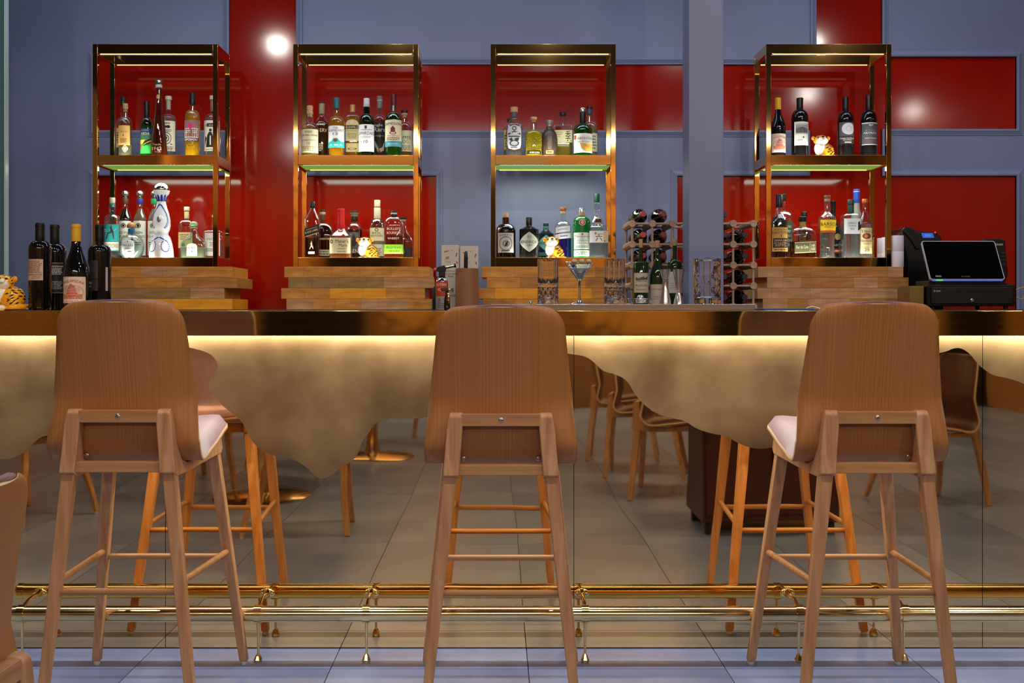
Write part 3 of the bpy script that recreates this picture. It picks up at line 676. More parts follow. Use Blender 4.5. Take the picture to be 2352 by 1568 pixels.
b4('rectangular clear bottle with tall white label beside right post of first unit', 491, 494, 45, 5.86, ZL_, 534, 528, 9, (498, '#c9c0b8', 8, 'cyl'), 'clear', ('#e8e8e0', 560, .12),
   [(535, 588, '#e2ddd4', [('t', 'MIZU', .42, .72, .5, .09, '#2a3a44'), ('l', .3, .7, .4, .6, 3, '#777'), ('r', .1, .9, .18, .34, '#a8a8a4')], .78)], n=9, dy=.6, group=g)

# unit 2, upper shelf
g = gT[(1, ZM)]
b4('clear whisky bottle with bulbed neck and large cream label, leftmost', 712, 243, 40, YF, ZM, 296, 282, 13, (262, cork, 14, 'cork'), 'clear', ('#e0c060', 296, .3),
   [(299, 353, '#eae2bc', [('t', 'THE BALVENIE', .5, .74, .85, .07, '#3a3020'), ('t', 'DOUBLEWOOD', .5, .53, .7, .05, '#3a3020'), ('t', '12', .5, .40, .14, .08, '#3a3020'), ('l', .3, .7, .84, .94, 2, '#8a7a4a'), ('l', .1, .9, .06, .28, 3, '#a89a6a')], .97)], group=g, neckbulge=1.45)
b4('dark amber whiskey bottle with white lettering, behind the two leftmost', 739.5, 234, 36, YK+.01, ZM, 288, 262, 12, (247, '#2a2018', 13, 'cyl', [(238, 262, '#a89878', 13)]), 'clear', ('#8a4a10', 280, .3),
   [(284, 292, None, [('l', .1, .9, .1, .9, 1, '#f0e0c0')], .75), (297, 306, None, [('t', 'LE ERV', .5, .5, .75, .9, '#f0e0c0')], .9), (330, 352, None, [('l', .1, .6, .1, .95, 5, '#e8d8a0')], .9)], style='s', group=g)
b4('golden whisky bottle with teal cap, white label and turquoise lower band', 773, 225, 37, YF+.01, ZM, 283, 268, 16, (249, '#17696f', 14, 'cyl'), 'clear', ('#f0a818', 260, .55),
   [(291, 341, '#e9eaea', [('t', 'THE', .5, .90, .22, .07, '#223'), ('t', 'GLENLIVET', .5, .78, .85, .10, '#223'), ('t', '12', .5, .62, .25, .11, '#223'), ('p', [(0, 0), (1, 0), (1, .26), (.72, .28), (.6, .42), (.4, .42), (.28, .28), (0, .26)], '#27b2ac'), ('d', .5, .33, .10, .08, '#6a3a2a'), ('l', .15, .85, .07, .17, 1, '#e8f4f0')], .97)], group=g)
b4('whisky bottle with cream arched label and gold cap, between teal and white caps', 810, 241, 34, YK, ZM, 275, 262, 13, (257, ('#c8a060', .4, .3), 13, 'cyl'), 'clear', ('#e0981c', 266, .55),
   [(275, 325, '#dccc98', [('r', 0, 1, .54, .72, '#1c1814'), ('t', 'BUSHMILLS', .5, .63, .92, .11, '#e8d8a0'), ('t', 'THE ORIGINAL', .5, .46, .8, .06, '#3a3020'), ('o', .5, .85, .25, .12, .1, '#a0905a'), ('l', .1, .9, .1, .38, 4, '#8a7a50')], .9, 0, 'arch'), (330, 350, '#e0cc8a', [('o', .5, .35, .35, .12, .3, K)], .85)], n=5, dy=.6, group=g)
b4('green glass whisky bottle with white cap and plain white label', 842, 226, 36, YF+.01, ZM, 283, 262, 15, (244, '#d8dae4', 14, 'cyl', [(240, 246, '#b8bccc', 14.5)]), 'dgreen', ('#2a7a20', 250, .4),
   [(288, 350, '#e9ebee', [('p', [(.45, .95), (.55, .95), (.56, .86), (.5, .82), (.44, .86)], '#2a3a5a'), ('t', 'LAPHROAIG', .5, .67, .95, .12, '#1c2430'), ('l', .15, .85, .78, .82, 1, '#666'), ('t', 'ISLAY SINGLE MALT', .5, .55, .6, .03, '#444'), ('t', 'SCOTCH WHISKY', .5, .51, .5, .03, '#444'), ('t', '10', .5, .36, .2, .12, '#1c2430'), ('r', .2, .34, .355, .365, '#555'), ('r', .66, .8, .355, .365, '#555'), ('r', 0, 1, .0, .05, '#a8c8b0')], .97)], group=g)
b4('bourbon bottle with grey cap and black script label', 872, 221, 30, YK+.01, ZM, 280, 264, 11, (248, '#77777a', 13, 'cyl', [(230, 232, '#c8c8c8', 13.4)]), 'clear', ('#a85a30', 276, .25),
   [(283, 354, '#14110f', [('t', 'Eagle', .42, .90, .6, .11, '#d8d0c4'), ('t', 'Rare', .55, .77, .75, .14, '#d8d0c4'), ('t', '10', .5, .56, .2, .06, '#d8d0c4'), ('r', .15, .37, .56, .567, '#d8d0c4'), ('r', .63, .85, .56, .567, '#d8d0c4'), ('p', [(.1, .5), (.35, .32), (.5, .12), (.4, .1), (.15, .3)], '#a09484'), ('p', [(.5, .14), (.7, .2), (.88, .44), (.8, .1), (.6, .04)], '#b09c80'), ('p', [(.3, .10), (.5, .04), (.5, .1)], '#b08a5a')], .97)], group=g)
b4('green Irish whiskey bottle with maroon cap and cream crest label', 904, 216, 39, YF, ZM, 280, 258, 13, (242, '#5a0f1c', 13, 'long'), 'green', ('#128030', 250, .4),
   [(278, 326, '#e4dcbc', [('t', 'JAMESON', .5, .80, .92, .15, '#1c1a16', .03), ('r', .40, .60, .42, .62, '#8a1c1c'), ('p', [(.42, .62), (.58, .62), (.5, .72)], '#8a1c1c'), ('o', .5, .38, .16, .07, .3, '#8a1c1c'), ('t', 'TRIPLE DISTILLED', .5, .24, .6, .05, '#3a3020'), ('l', .15, .85, .02, .18, 2, '#6a6040')], .97),
    (326, 339, '#4a8a98', [('l', .2, .8, .3, .7, 1, '#8ac0c8')], .97), (236, 262, '#22302a', [('r', .35, .65, .2, .95, '#cfc8b0'), ('d', .5, .1, .4, .12, '#b86a4a')], .8)], group=g)
b4('clear whisky bottle with black cork top and cream label, rightmost on upper shelf', 929, 254, 38, YK, ZM, 298, 279, 13, (264, cork, 15, 'cork', [(254, 260, '#1c1815', 15)]), 'clear', ('#d8922c', 321, .35),
   [(302, 350, '#d6d2b0', [('t', 'COPPER', .5, .66, .8, .15, '#2a4a34'), ('t', 'DOG', .5, .46, .45, .15, '#2a4a34'), ('l', .1, .9, .05, .3, 4, '#666')], .93)], group=g)
# unit 2, lower shelf
g = gT[(1, ZL_)]
b4('square whisky bottle with slanted black label and black cap', 718, 463, 34, YF+.01, ZL_, 505, 480, 12, (477, '#101012', 13, 'cyl'), 'clear', ('#4a1606', 546, .3),
   [(521, 541, '#141212', [('t', 'JOHNNIE WALKER', .5, .74, .75, .13, '#d8c48a'), ('t', 'BLACK LABEL', .5, .46, .9, .2, '#e8d8a8'), ('r', 0, 1, 0, .08, '#c8a45a')], .97, 0, 'rect', .30),
    (553, 588, None, [('d', .5, .92, .04, .04, '#e8d8b8'), ('p', [(.40, .85), (.58, .86), (.56, .65), (.70, .45), (.66, .44), (.5, .60), (.34, .42), (.30, .44), (.44, .66)], '#e8d8b8'), ('r', .2, .8, .12, .28, '#e8d8b8'), ('t', '12', .5, .20, .2, .12, K)], .7)], style='l', n=7, dy=1, group=g)
b4('dark amber bourbon bottle with broad shoulders and cork, second from left', 741, 482, 54, YK+.012, ZL_, 545, 512, 12, (492, '#a89878', 14, 'cyl', [(482, 487, '#2a2018', 14), (495, 510, '#4a3420', 11)]), 'clear', ('#5a1606', 515, .3),
   [(546, 554, None, [('t', 'RD RESERVE', .5, .6, .8, .5, '#d8c0a0')], .8), (574, 588, '#a8a078', [('l', .1, .9, .1, .9, 2, '#4a4a34')], .9)], n=4, dy=.55, group=g)
b4('square bourbon bottle with dripped red wax neck and cream label', 783.5, 479, 51, YF, ZL_, 542, 522, 18, (524, '#d01c20', 16, 'long'), 'clear', ('#d88a50', 572, .3),
   [(547, 583, '#e8dcae', [('t', "Maker's", .6, .78, .62, .22, '#1c1814'), ('t', 'Mark', .66, .52, .42, .2, '#1c1814'), ('t', 'WHISKY', .6, .30, .45, .09, '#1c1814'), ('l', .35, .85, .06, .18, 2, '#777'), ('o', .1, .75, .07, .12, .4, K)], .93)], style='c', n=5, dy=.9, group=g)
b4('dark bourbon bottle with ribbed glass stopper and grey animal label', 814, 484, 38, YK+.01, ZL_, 530, 512, 14, (497, '#8a7a60', 20, 'cork', [(484, 489, '#3a2a1c', 20), (497, 509, '#1a1614', 15)]), 'clear', ('#3a0c04', 527, .25),
   [(534, 574, '#57534e', [('p', [(.3, .15), (.42, .6), (.5, .9), (.6, .85), (.62, .6), (.78, .35), (.6, .2)], '#14100e'), ('o', .25, .8, .1, .1, .4, '#aaa')], .7), (572, 583, None, [('t', 'LEGENT', .5, .5, .85, .8, '#e0d8c8')], .85)], group=g)
b4('tall amber bourbon bottle with long white neck sleeve and cream label', 866.6, 459.5, 35, YK, ZL_, 518, 502, 12, (474, '#e0d2b0', 14, 'cyl', [(477, 502, '#e6dcc4', 15)]), 'clear', ('#a83a10', 504, .35),
   [(524, 589, '#ddd4ae', [('o', .5, .93, .1, .06, .4, '#3a3a2a'), ('t', 'BASIL', .5, .82, .5, .07, '#2a2a22'), ('t', 'HAYDEN', .5, .72, .75, .07, '#2a2a22'), ('r', .2, 1, .42, .54, '#6a6450'), ('l', .2, .8, .05, .3, 4, '#777')], .93)], group=g)
b4('flask-shaped rye bottle with lime green label and black cap', 905, 484, 45, YF, ZL_, 520, 498, 13, (499, '#151112', 14, 'cyl', [(489, 492, '#e0d8d0', 14.3)]), 'clear', ('#a8401c', 541, .3),
   [(562, 583, '#7fbf2a', [('t', 'BULLEIT 95 RYE', .5, .66, .75, .22, '#2a3a10'), ('l', .15, .85, .15, .4, 1, '#4a6a1a'), ('r', 0, 1, 0, .08, '#cfe08a')], .97), (520, 560, None, [('t', 'BULLEIT', .5, .85, .8, .13, '#e8d8d0'), ('t', 'BOURBON', .5, .62, .8, .13, '#e8d8d0'), ('t', 'WHISKEY', .5, .3, .7, .12, '#e8d8d0')], .85)], n=4, dy=.6, group=g)
b4('amber bottle with sloping shoulders and black lower label, at right post of second unit', 926, 498, 46, YK+.01, ZL_, 556, 516, 12, (506, '#b8a888', 14, 'cyl', [(498, 504, '#1a1514', 15)]), 'clear', ('#b8481c', 536, .35),
   [(569, 590, '#171313', [('o', .5, .55, .1, .3, .3, '#9a8a6a')], .95)], style='s', n=4, dy=.6, group=g)

# unit 3, upper shelf
g = gT[(2, ZM)]
b4('small pale yellow bottle with dark cap, mostly behind the ornate clear one', 1171, 272, 30, YK+.01, ZM, 297, 285, 11, (280, '#2a2a30', 12, 'cyl'), 'clear', ('#c8b060', 298, .4), [(300, 345, '#c8b468', [('l', .1, .9, .1, .9, 6, K)], .9)], group=g)
b4('clear angular bottle with ornate silver oval label and cork', 1181, 246, 38, YF, ZM, 288, 272, 13, (257, cork, 17, 'cyl', [(256, 270, '#5c606c', 13)]), 'clear', ('#e0e4e0', 290, .10),
   [(289, 346, '#c4c8cc', [('o', .5, .86, .16, .09, .4, '#2a3038'), ('p', [(.05, .66), (.5, .76), (.95, .66), (.95, .60), (.5, .69), (.05, .60)], '#2a3038'), ('l', .15, .85, .64, .72, 1, '#e8e8e8'), ('r', .08, .92, .52, .56, '#2a3038'), ('p', [(.12, .42), (.3, .5), (.4, .4), (.3, .33)], '#2a3038'), ('p', [(.5, .45), (.85, .5), (.8, .36), (.6, .34)], '#2a3038'), ('o', .5, .26, .34, .12, .25, '#2a3038'), ('l', .2, .8, .06, .12, 1, '#2a3038')], .84, 0, 'round')], n=3.2, dy=.8, style='l', group=g)
b4('yellow rice whisky bottle with dark cork and black base label', 1226, 269, 41, YF+.01, ZM, 310, 298, 14, (275, cork, 16, 'cork', [(269, 274, '#2a1c18', 15)]), 'clear', ('#f0e00c', 300, .65),
   [(318, 348, None, [('l', .05, .95, .02, .98, 7, '#8a7a08')], .97), (349, 356.5, '#16130f', [('t', 'KIKORI', .55, .5, .62, .55, '#e8e0c8')], .8)], group=g)
b4('small frosted brown bottle with etched writing and pewter stopper', 1262, 277, 37, YF+.02, ZM, 320, 294, 14, (290, ('#b0aaa6', .35, .7), 20, 'flare'), mat('#57453c', .28, 0, 'frosted_brown', Transmission_Weight=.35), None,
   [(305, 345, None, [('l', .2, .8, 0, 1, 10, '#8a7a70')], .5), (347, 355, '#b08a48', [('l', .1, .9, .2, .8, 1, K)], .5)], prof=[(None, 28), (350, 34), (335, 37), (320, 37), (308, 33), (300, 24), (295, 15), (290, 14)], group=g)
b4('square whisky bottle with black cap, cream label and bold calligraphy mark', 1293, 257.5, 44, YK-.01, ZM, 290, 287, 14, (265, '#14100e', 15, 'cyl'), 'clear', ('#c8b83a', 329, .4),
   [(301, 329, '#dad9a8', [('t', 'SUNTORY', .28, .82, .45, .11, '#2a2a1c'), ('t', 'WHISKY', .25, .65, .38, .11, '#2a2a1c'), ('t', 'TOKI', .2, .48, .25, .09, '#b05a3a'), ('t', '\u5b63', .76, .52, .30, .85, '#14120e'), ('r', .9, .96, .08, .18, '#b04a2a')], .94)], n=8, dy=.7, group=g)
b4('green absinthe bottle with silver cap and white and gold label', 1338.6, 248, 43, YF, ZM, 300, 284, 13, (256, ((.7, .7, .7), .25, .9), 13, 'cyl', [(257, 284, '#10160f', 13.5)]), 'green', ('#16a024', 290, .5),
   [(309, 353, '#ecebe4', [('r', .04, .18, .7, .92, '#d2502a'), ('t', 'ABSINTHE', .58, .74, .68, .13, '#3a4a2a'), ('t', 'ordinaire', .55, .58, .6, .1, '#8a8a5a'), ('p', [(.35, .5), (.95, .45), (.98, .1), (.6, .06), (.42, .2)], '#d8a84a'), ('p', [(.5, .42), (.8, .38), (.7, .2)], '#b07a2a')], .97)], group=g)
b4('clear bottle of pale yellow spirit with blue-grey cap, behind the green one', 1354, 245, 38, YK+.005, ZM, 296, 279, 13, (262, '#3c4258', 13, 'cyl', [(245, 251, '#1c1c22', 13)]), 'clear', ('#c8cc80', 293, .35), [(308, 350, '#c8ccb0', [('l', .1, .9, .1, .9, 5, '#666')], .9)], group=g)
# unit 3, lower shelf
g = gT[(2, ZL_)]
b4('dark brown apothecary gin bottle with cork and silver square label', 1161.6, 489, 46, YF, ZL_, 532, 514, 16, (499, cork, 12, 'cyl'), 'brown', ('#1c0c04', 524, .1),
   [(536, 581, '#b8b6b4', [('o', .5, .46, .38, .36, .08, K), ('t', 'MONKEY 47', .5, .9, .75, .08, K, .03), ('o', .52, .46, .2, .15, .2, '#3a3a3a'), ('p', [(.42, .3), (.55, .5), (.5, .52), (.62, .6), (.6, .38)], K), ('l', .2, .8, .05, .14, 1, K)], .78)], group=g)
b4('black apothecary gin bottle with pale diamond label', 1215, 499, 45, YF, ZL_, 527, 519, 13, (517, '#0b0b0c', 14, 'cyl'), mat((.006, .006, .006), .08, 0, 'black_bottle', Coat_Weight=.5), None,
   [(534, 579, '#b9c3b2', [('t', "HENDRICK'S", .5, .50, .92, .15, '#22281f'), ('t', 'GIN', .5, .33, .24, .10, '#22281f'), ('r', .25, .35, .33, .335, '#222'), ('r', .65, .75, .33, .335, '#222'), ('o', .5, .76, .08, .06, .3, '#5a6a54')], .94, 0, 'diamond')], style='l', group=g)
b4('black gin bottle with turquoise diamond label, behind the tiger figurine', 1254, 513, 36, YK-.01, ZL_, 537, 528, 13, (520, '#101413', 13, 'cyl', [(520, 526, '#2a8a7a', 13)]), mat((.01, .02, .025), .08, 0, 'dark_teal_bottle', Coat_Weight=.5), None,
   [(541, 577, '#5fa7a8', [('t', 'HENDRICKS', .5, .50, .92, .17, '#16282a'), ('o', .5, .75, .1, .1, .3, '#16282a')], .94, 0, 'diamond'), (580, 588, '#2e6a74', None, .95)], style='l', group=g)
b4('tall clear bottle half full of indigo gin with white slanted labels', 1293.5, 476.5, 39, YF+.03, ZL_, 523, 508, 12, (483, ('#c07a3a', .35, .6), 15, 'cyl', [(484, 491, '#e0d8b0', 12)]), 'clear', ('#1c1c9a', 537, .35),
   [(521, 534, '#e6e8ea', [('t', 'EMPRESS', .5, .5, .6, .3, '#5a5a8a')], .85, -.1, 'rect', .12), (537, 549, '#dfe2e8', [('l', .3, .7, .3, .7, 1, '#5a5a8a')], .95, 0, 'rect', .10)], group=g)
b4('bright green gin bottle with red seal and white label', 1336, 478, 41, YF, ZL_, 512, 497, 13, (490, ((.75, .75, .78), .25, .8), 13, 'cyl', [(490, 496, '#c8a878', 14)]), mat((.0, .26, .05), .10, 0, 'green_gin_glass', Coat_Weight=.4, Transmission_Weight=.5), None,
   [(535, 573, '#dfe9df', [('t', 'Tanqueray', .5, .76, .82, .14, '#2a6a44'), ('t', 'LONDON', .5, .52, .5, .09, '#2a6a44'), ('t', 'DRY GIN', .5, .36, .55, .09, '#2a6a44'), ('l', .1, .9, .08, .22, 2, '#5a8a6a'), ('d', .5, .9, .05, .04, '#2a6a44')], .9), (505, 519, '#a8241c', [('o', .5, .5, .5, .5, .2, '#e0c8a0'), ('d', .5, .5, .25, .3, '#e8b0a0')], .38, 0, 'oval'), (575, 589, '#dfe9df', [('l', .1, .9, .2, .8, 2, '#5a8a6a')], .9)], group=g)
b4('tall clear bottle with wavy neck and green cap, behind the white-labelled gin', 1370.6, 444.6, 34, YK+.02, ZL_, 516, 500, 12, (464, '#0f4a34', 13, 'cyl'), 'clear', ('#dce8dc', 520, .1), prof=[(None, 32), (588, 34), (520, 34), (508, 30), (500, 20), (494, 14), (488, 18), (480, 16), (470, 12), (464, 12)], group=g)
b4('hexagonal clear gin bottle with white label and black brush mark', 1374, 500, 45, YF-.005, ZL_, 524, 518, 13, (514, '#c8b8a0', 13, 'cyl', [(503, 511, '#5a2018', 13.3)]), 'clear', ('#dfeaee', 530, .12),
   [(531, 558, '#eceef0', [('t', '\u516d', .5, .42, .38, .60, '#14120e'), ('d', .32, .78, .06, .10, '#c07a3a'), ('l', .4, .75, .68, .78, 1, '#888'), ('r', .74, .93, .05, .95, '#d8c49a'), ('r', .78, .84, .08, .2, '#a04a2a')], .95), (558, 565, None, [('l', .3, .7, .2, .8, 1, '#3a5a6a')], .9)], n=6, dy=.8, group=g)

# rightmost unit, middle shelf: wines
g = gT[(3, ZM)]
def trasla(lab, cx, top, w, Y, z, ys, yn, nw, cy_, l0, l1, grp, cap='#d6a81c', wf=.93, xo=0, rot=0):
    return bottle(lab, cx, top, w, Y, z, ys, yn, nw, (cy_, cap, nw+1, 'long'), M_WINE, None,
      [(l0, l1, '#d8c2b2', [('t', 'TRASLAPIEDRA', .5, .84, .85, .10, '#a83a3a', .10), ('p', [(.3, .42), (.36, .62), (.42, .60), (.46, .74), (.52, .62), (.6, .64), (.66, .42)], '#b85a5a'), ('r', .28, .70, .36, .40, '#b04848'), ('p', [(.12, .34), (.88, .34), (.7, .22), (.3, .22)], '#c87a4a'),
        ('o', .5, .42, .42, .26, .05, '#c08a80'), ('l', .1, .9, .16, .3, 3, '#b04848'), ('l', .15, .85, .42, .6, 3, '#c89a90'), ('r', .2, .8, .06, .12, '#eadfd8'), ('l', .25, .75, .07, .11, 1, '#a83a3a')], wf, xo)], style='s', group=grp, name='wine_bottle', rot=rot)
trasla('red wine bottle with yellow capsule and pale label, on rightmost display unit', 1787, 225, 34, YF+.01, ZM, 296, 252, 13, 251, 309, 352, g)
b4('dark wine bottle with white label showing a grey landscape', 1837, 225, 38, YF+.02, ZM, 274, 252, 14, (251, '#0c0a0b', 15, 'long'), M_WINE, None,
   [(282, 336, '#e2e0da', [('r', .1, .9, .52, .92, '#8a8c8c'), ('p', [(.1, .52), (.1, .72), (.5, .78), (.9, .68), (.9, .52)], '#4c4e50'), ('r', .1, .9, .86, .92, '#b0b2b2'), ('r', .05, .95, .48, .50, '#999'), ('d', .55, .34, .05, .035, K), ('l', .15, .5, .18, .26, 1, '#999')], .86, .08)], group=g, name='wine_bottle')
b4('dark wine bottle with grey label bearing a pale moon disc', 1942, 223, 36, YF+.02, ZM, 278, 256, 13, (255, '#0c0a0b', 14, 'long'), M_WINE, None,
   [(283, 333, '#4c4e54', [('d', .55, .70, .38, .27, '#c8c6d0'), ('o', .55, .70, .16, .12, .1, '#8a8a96'), ('r', 0, 1, 0, .37, '#26262a'), ('t', 'Chateau Los Dos Ma', .5, .27, .92, .08, '#e8e8ea'), ('l', .2, .8, .15, .22, 1, '#c0a870'), ('l', .3, .7, .04, .12, 1, '#e8e8ea')], .93)], group=g, name='wine_bottle')
b4('dark wine bottle with grey label edged in white, at right of its shelf', 1995, 219, 37, YF+.02, ZM, 278, 254, 14, (253, '#0c0a0b', 14, 'long'), M_WINE, None,
   [(284, 335, '#4a4d52', [('r', 0, 1, .96, 1, '#d8d8dc'), ('t', 'RP', .5, .88, .2, .07, '#e8e8ea'), ('t', 'RYAN', .5, .64, .55, .08, '#8a8c92'), ('t', 'PATRICK', .5, .53, .72, .08, '#e8e8ea'), ('t', 'ROCK ISLAND', .5, .30, .6, .05, '#e8e8ea'), ('r', .12, .88, .21, .23, '#a03030'), ('r', 0, 1, 0, .03, '#c8c8cc')], .95)], group=g, name='wine_bottle')
# rightmost unit, lower shelf
g = gT[(3, ZL_)]
b4('clear bottle with black dipped top, behind the bottle labelled in gold', 1799, 445, 46, YK+.01, ZL_, 500, 484, 12, (460, '#1a1716', 13, 'long'), 'clear', ('#d8ccb8', 520, .1), [(510, 575, '#3c5a44', [('l', .1, .9, .1, .9, 5, '#aaa')], .8)], group=g)
b4('dark rum bottle with black wax top and gold label', 1789.6, 447, 38, YF-.005, ZL_, 512, 482, 14, (476, '#111012', 16, 'cyl'), 'clear', ('#3a1004', 498, .3),
   [(523, 578, '#c89a50', [('t', 'Original Rum', .5, .90, .7, .08, '#5a3a1c'), ('t', 'PLANTATION', .5, .78, .95, .11, '#3a2414'), ('r', .48, .52, .60, .70, '#5a3a1c'), ('r', .08, .92, .15, .55, '#1c1814'), ('t', 'ORIGINAL DARK', .5, .46, .7, .07, '#d8c8a0'), ('l', .15, .85, .2, .40, 4, '#b89a70'), ('l', .1, .9, .03, .11, 1, '#5a3a1c')], .95)], style='s', group=g)
b4('brown bottle with tall black cap, behind the flask-shaped rum', 1847, 486, 34, YK+.015, ZL_, 548, 520, 12, (497, '#0f0d0d', 14, 'cyl'), 'clear', ('#7a2a0c', 530, .3), [(552, 585, '#5a4a38', None, .9)], group=g)
b4('broad flask-shaped rum bottle with curved olive label', 1843.6, 497.6, 61, YF, ZL_, 541, 522, 15, (508, '#16120f', 18, 'cyl', [(507, 521, '#b89048', 14)]), 'clear', ('#5a1c06', 555, .35),
   [(556, 581, '#5a5a38', [('t', 'Flor de Cana', .34, .55, .55, .3, '#e8e4c8'), ('t', '18', .84, .64, .14, .24, '#e8e4c8'), ('r', .68, .70, .1, .9, '#b8b080'), ('l', .74, .94, .2, .45, 2, '#c8c4a0'), ('r', 0, 1, .94, 1, '#b8b080'), ('r', 0, 1, 0, .06, '#b8b080')], .82, .1, 'rect', .05)], n=3.5, dy=.5, style='r', group=g)
b4('clear waisted pisco bottle with bright yellow label', 1900, 449, 40, YF+.005, ZL_, 498, 490, 13, (455, '#6a4a34', 15, 'cyl', [(456, 463, '#a89878', 13)]), 'clear', ('#e4e8e0', 505, .12),
   [(506, 535, '#e8c41c', [('t', 'BARSOL', .5, .66, .92, .26, '#3a2a10'), ('t', 'PISCO', .5, .42, .5, .12, '#8a6a10'), ('r', 0, 1, .0, .16, '#b0401c')], .93)],
   prof=[(None, 34), (588, 38), (583, 34), (560, 33), (535, 36), (520, 38), (505, 40), (497, 36), (490, 18), (485, 13), (456, 13)], group=g)
b4('dark conical brandy bottle with gold seal and red label, behind the yellow-labelled one', 1914, 461, 37, YK+.01, ZL_, 540, 490, 10, (488, '#0d0b0c', 11, 'long'), mat((.008, .014, .012), .08, 0, 'brandy_glass', Coat_Weight=.5), None,
   [(537, 552, '#a8935a', None, .4, .3, 'oval'), (560, 567, None, [('t', 'MARTIN', .6, .5, .8, .7, '#c8bc98')], .9), (572, 582, '#a01c20', [('l', .2, .8, .2, .8, 1, '#e8c8a0')], .9)], style='s', group=g)
b4('square clear vodka bottle with grey cap, white label and black brush mark', 1954, 458.6, 41, YF+.01, ZL_, 498, 490, 14, (470, '#283432', 15, 'cyl', [(469, 490, '#2c4a42', 14)]), 'clear', ('#e4eaee', 507, .12),
   [(503, 538, '#dfe6ea', [('t', 'HAKU', .45, .70, .45, .13, '#1c242a'), ('t', 'VODKA', .45, .52, .45, .11, '#1c242a'), ('p', [(.78, .75), (.84, .4), (.78, .2), (.95, .35), (.99, .7), (.9, .5), (.88, .85)], K), ('l', .3, .6, .25, .4, 2, '#888')], .96)], n=6, dy=.9, group=g)
b4('tall slim frosted bottle with bright blue capsule at the back', 1967.5, 434.5, 30, YK+.01, ZL_, 520, 470, 14, (465, '#1c4ab0', 14, 'long', [(438, 441, '#e0e4ea', 14)]), mat('#b8bcc0', .35, 0, 'frosted_glass', Transmission_Weight=.5), None, [], style='s', group=g)
b4('clear vodka bottle with copper cap and cream label reading handmade', 1986.5, 457, 31, YF-.005, ZL_, 512, 482, 12, (465, ('#d8704a', .35, .3), 13, 'cyl'), 'clear', ('#e8e8e4', 515, .1),
   [(524, 583, '#dccf9a', [('t', "Tito's", .5, .87, .70, .12, '#2a2018'), ('d', .5, .68, .26, .11, '#6a3a1c'), ('d', .45, .68, .10, .07, '#d8742a'), ('t', 'Handmade', .5, .50, .72, .08, '#2a2018'), ('t', 'VODKA', .5, .38, .4, .05, '#5a4a30'), ('t', '25', .5, .14, .3, .11, '#1c1814'), ('r', .05, .95, .24, .25, '#8a7a50')], .97)], style='s', group=g)

# wines standing on the bar top, left
ZB = 1.0755; g = 'wine bottles standing on the left end of the bar'
Mb = 3.74
b4('dark wine bottle with pinkish back label, leftmost on the bar', 92, 512, 50, Mb+.02, ZB, 572, 553, 20, (552, '#0c0c12', 21, 'long'), M_WINE, None,
   [(596, 644, '#c9ab98', [('l', .05, .95, .35, .95, 9, '#7a5a50'), ('r', .05, .95, .22, .32, '#a08274'), ('l', .4, .9, .06, .2, 2, '#9a7a6c')], .80, -.28)], group=g, name='wine_bottle')
b4('dark wine bottle with small black text label, second from left on the bar', 126, 516, 52, Mb+.17, ZB, 580, 560, 20, (558, '#0c0c12', 21, 'long'), M_WINE, None,
   [(604, 673, '#161417', [('r', .0, 1, .86, .90, '#a09aa0'), ('l', .1, .95, .60, .84, 5, '#c8c4c8'), ('l', .08, .95, .12, .4, 6, '#a8a4a8'), ('r', 0, 1, 0, .015, '#999'), ('r', 0, 1, .985, 1, '#999')], .7, .35)], group=g, name='wine_bottle')
trasla('red wine bottle with yellow capsule and pale label, on the bar top', 175, 514.7, 55, 3.68, ZB, 632, 552, 20, 553, 636, 696, g, cap='#d9a327')
b4('dark wine bottle with grey moon label turned away, nearest the left stool', 229, 516, 51, Mb+.03, ZB, 578, 562, 19, (553, '#0a0a0c', 20, 'long'), M_WINE, None,
   [(599, 668, '#2e2c33', [('d', .12, .70, .34, .24, '#b8b0c4'), ('r', 0, 1, .36, .40, '#111'), ('t', 'dos Mados', .35, .27, .6, .09, '#d8d4d8'), ('l', .3, .6, .11, .17, 1, '#c0a870')], .72, -.62), (614, 668, '#a8a0a8', None, .12, .98)], group=g, name='wine_bottle')
# three corked bottles at the rack on the back counter
ZC = 1.0765; g = 'corked wine bottles in front of the wine rack'
corkm = ('#b98a62', .7, 0)
b4('green wine bottle with cork and engraved estate label, in front of the rack', 1472, 549, 35, 5.225, ZC, 604, 600, 10, (568, corkm, 9, 'cyl'), M_WINEG, None,
   [(627, 672, '#c9b799', [('p', [(.15, .62), (.15, .80), (.3, .72), (.6, .82), (.7, .74), (.88, .84), (.88, .66)], '#5a5248'), ('l', .15, .85, .55, .62, 1, '#777'), ('t', 'PLATON', .5, .36, .72, .10, '#4a4238'), ('t', 'BORDEAUX', .5, .15, .62, .05, '#4a4238')], .93)], group=g, name='wine_bottle')
b4('burgundy-shaped dark bottle with cork and cream label, behind the steel jigger', 1510, 552, 36, 5.24, ZC, 640, 580, 9, (568, corkm, 11, 'cyl'), M_WINEG, None,
   [(653, 705, '#cdb9a0', [('t', 'LUCE TERRE', .4, .78, .6, .06, '#6a5a50'), ('l', .2, .8, .3, .5, 2, '#a89a8a')], .95)], style='s', group=g, name='wine_bottle')
b4('dark wine bottle with maroon neck foil and white label, beside the blue column', 1550, 549, 35, 5.22, ZC, 616, 594, 10, (563, corkm, 10, 'cyl', [(563, 592, '#5a1c20', 9)]), M_WINEG, None,
   [(624, 673, '#cfc6bc', [('o', .2, .7, .12, .1, .1, '#999'), ('l', .1, .9, .2, .5, 3, '#aaa')], .93)], group=g, name='wine_bottle')

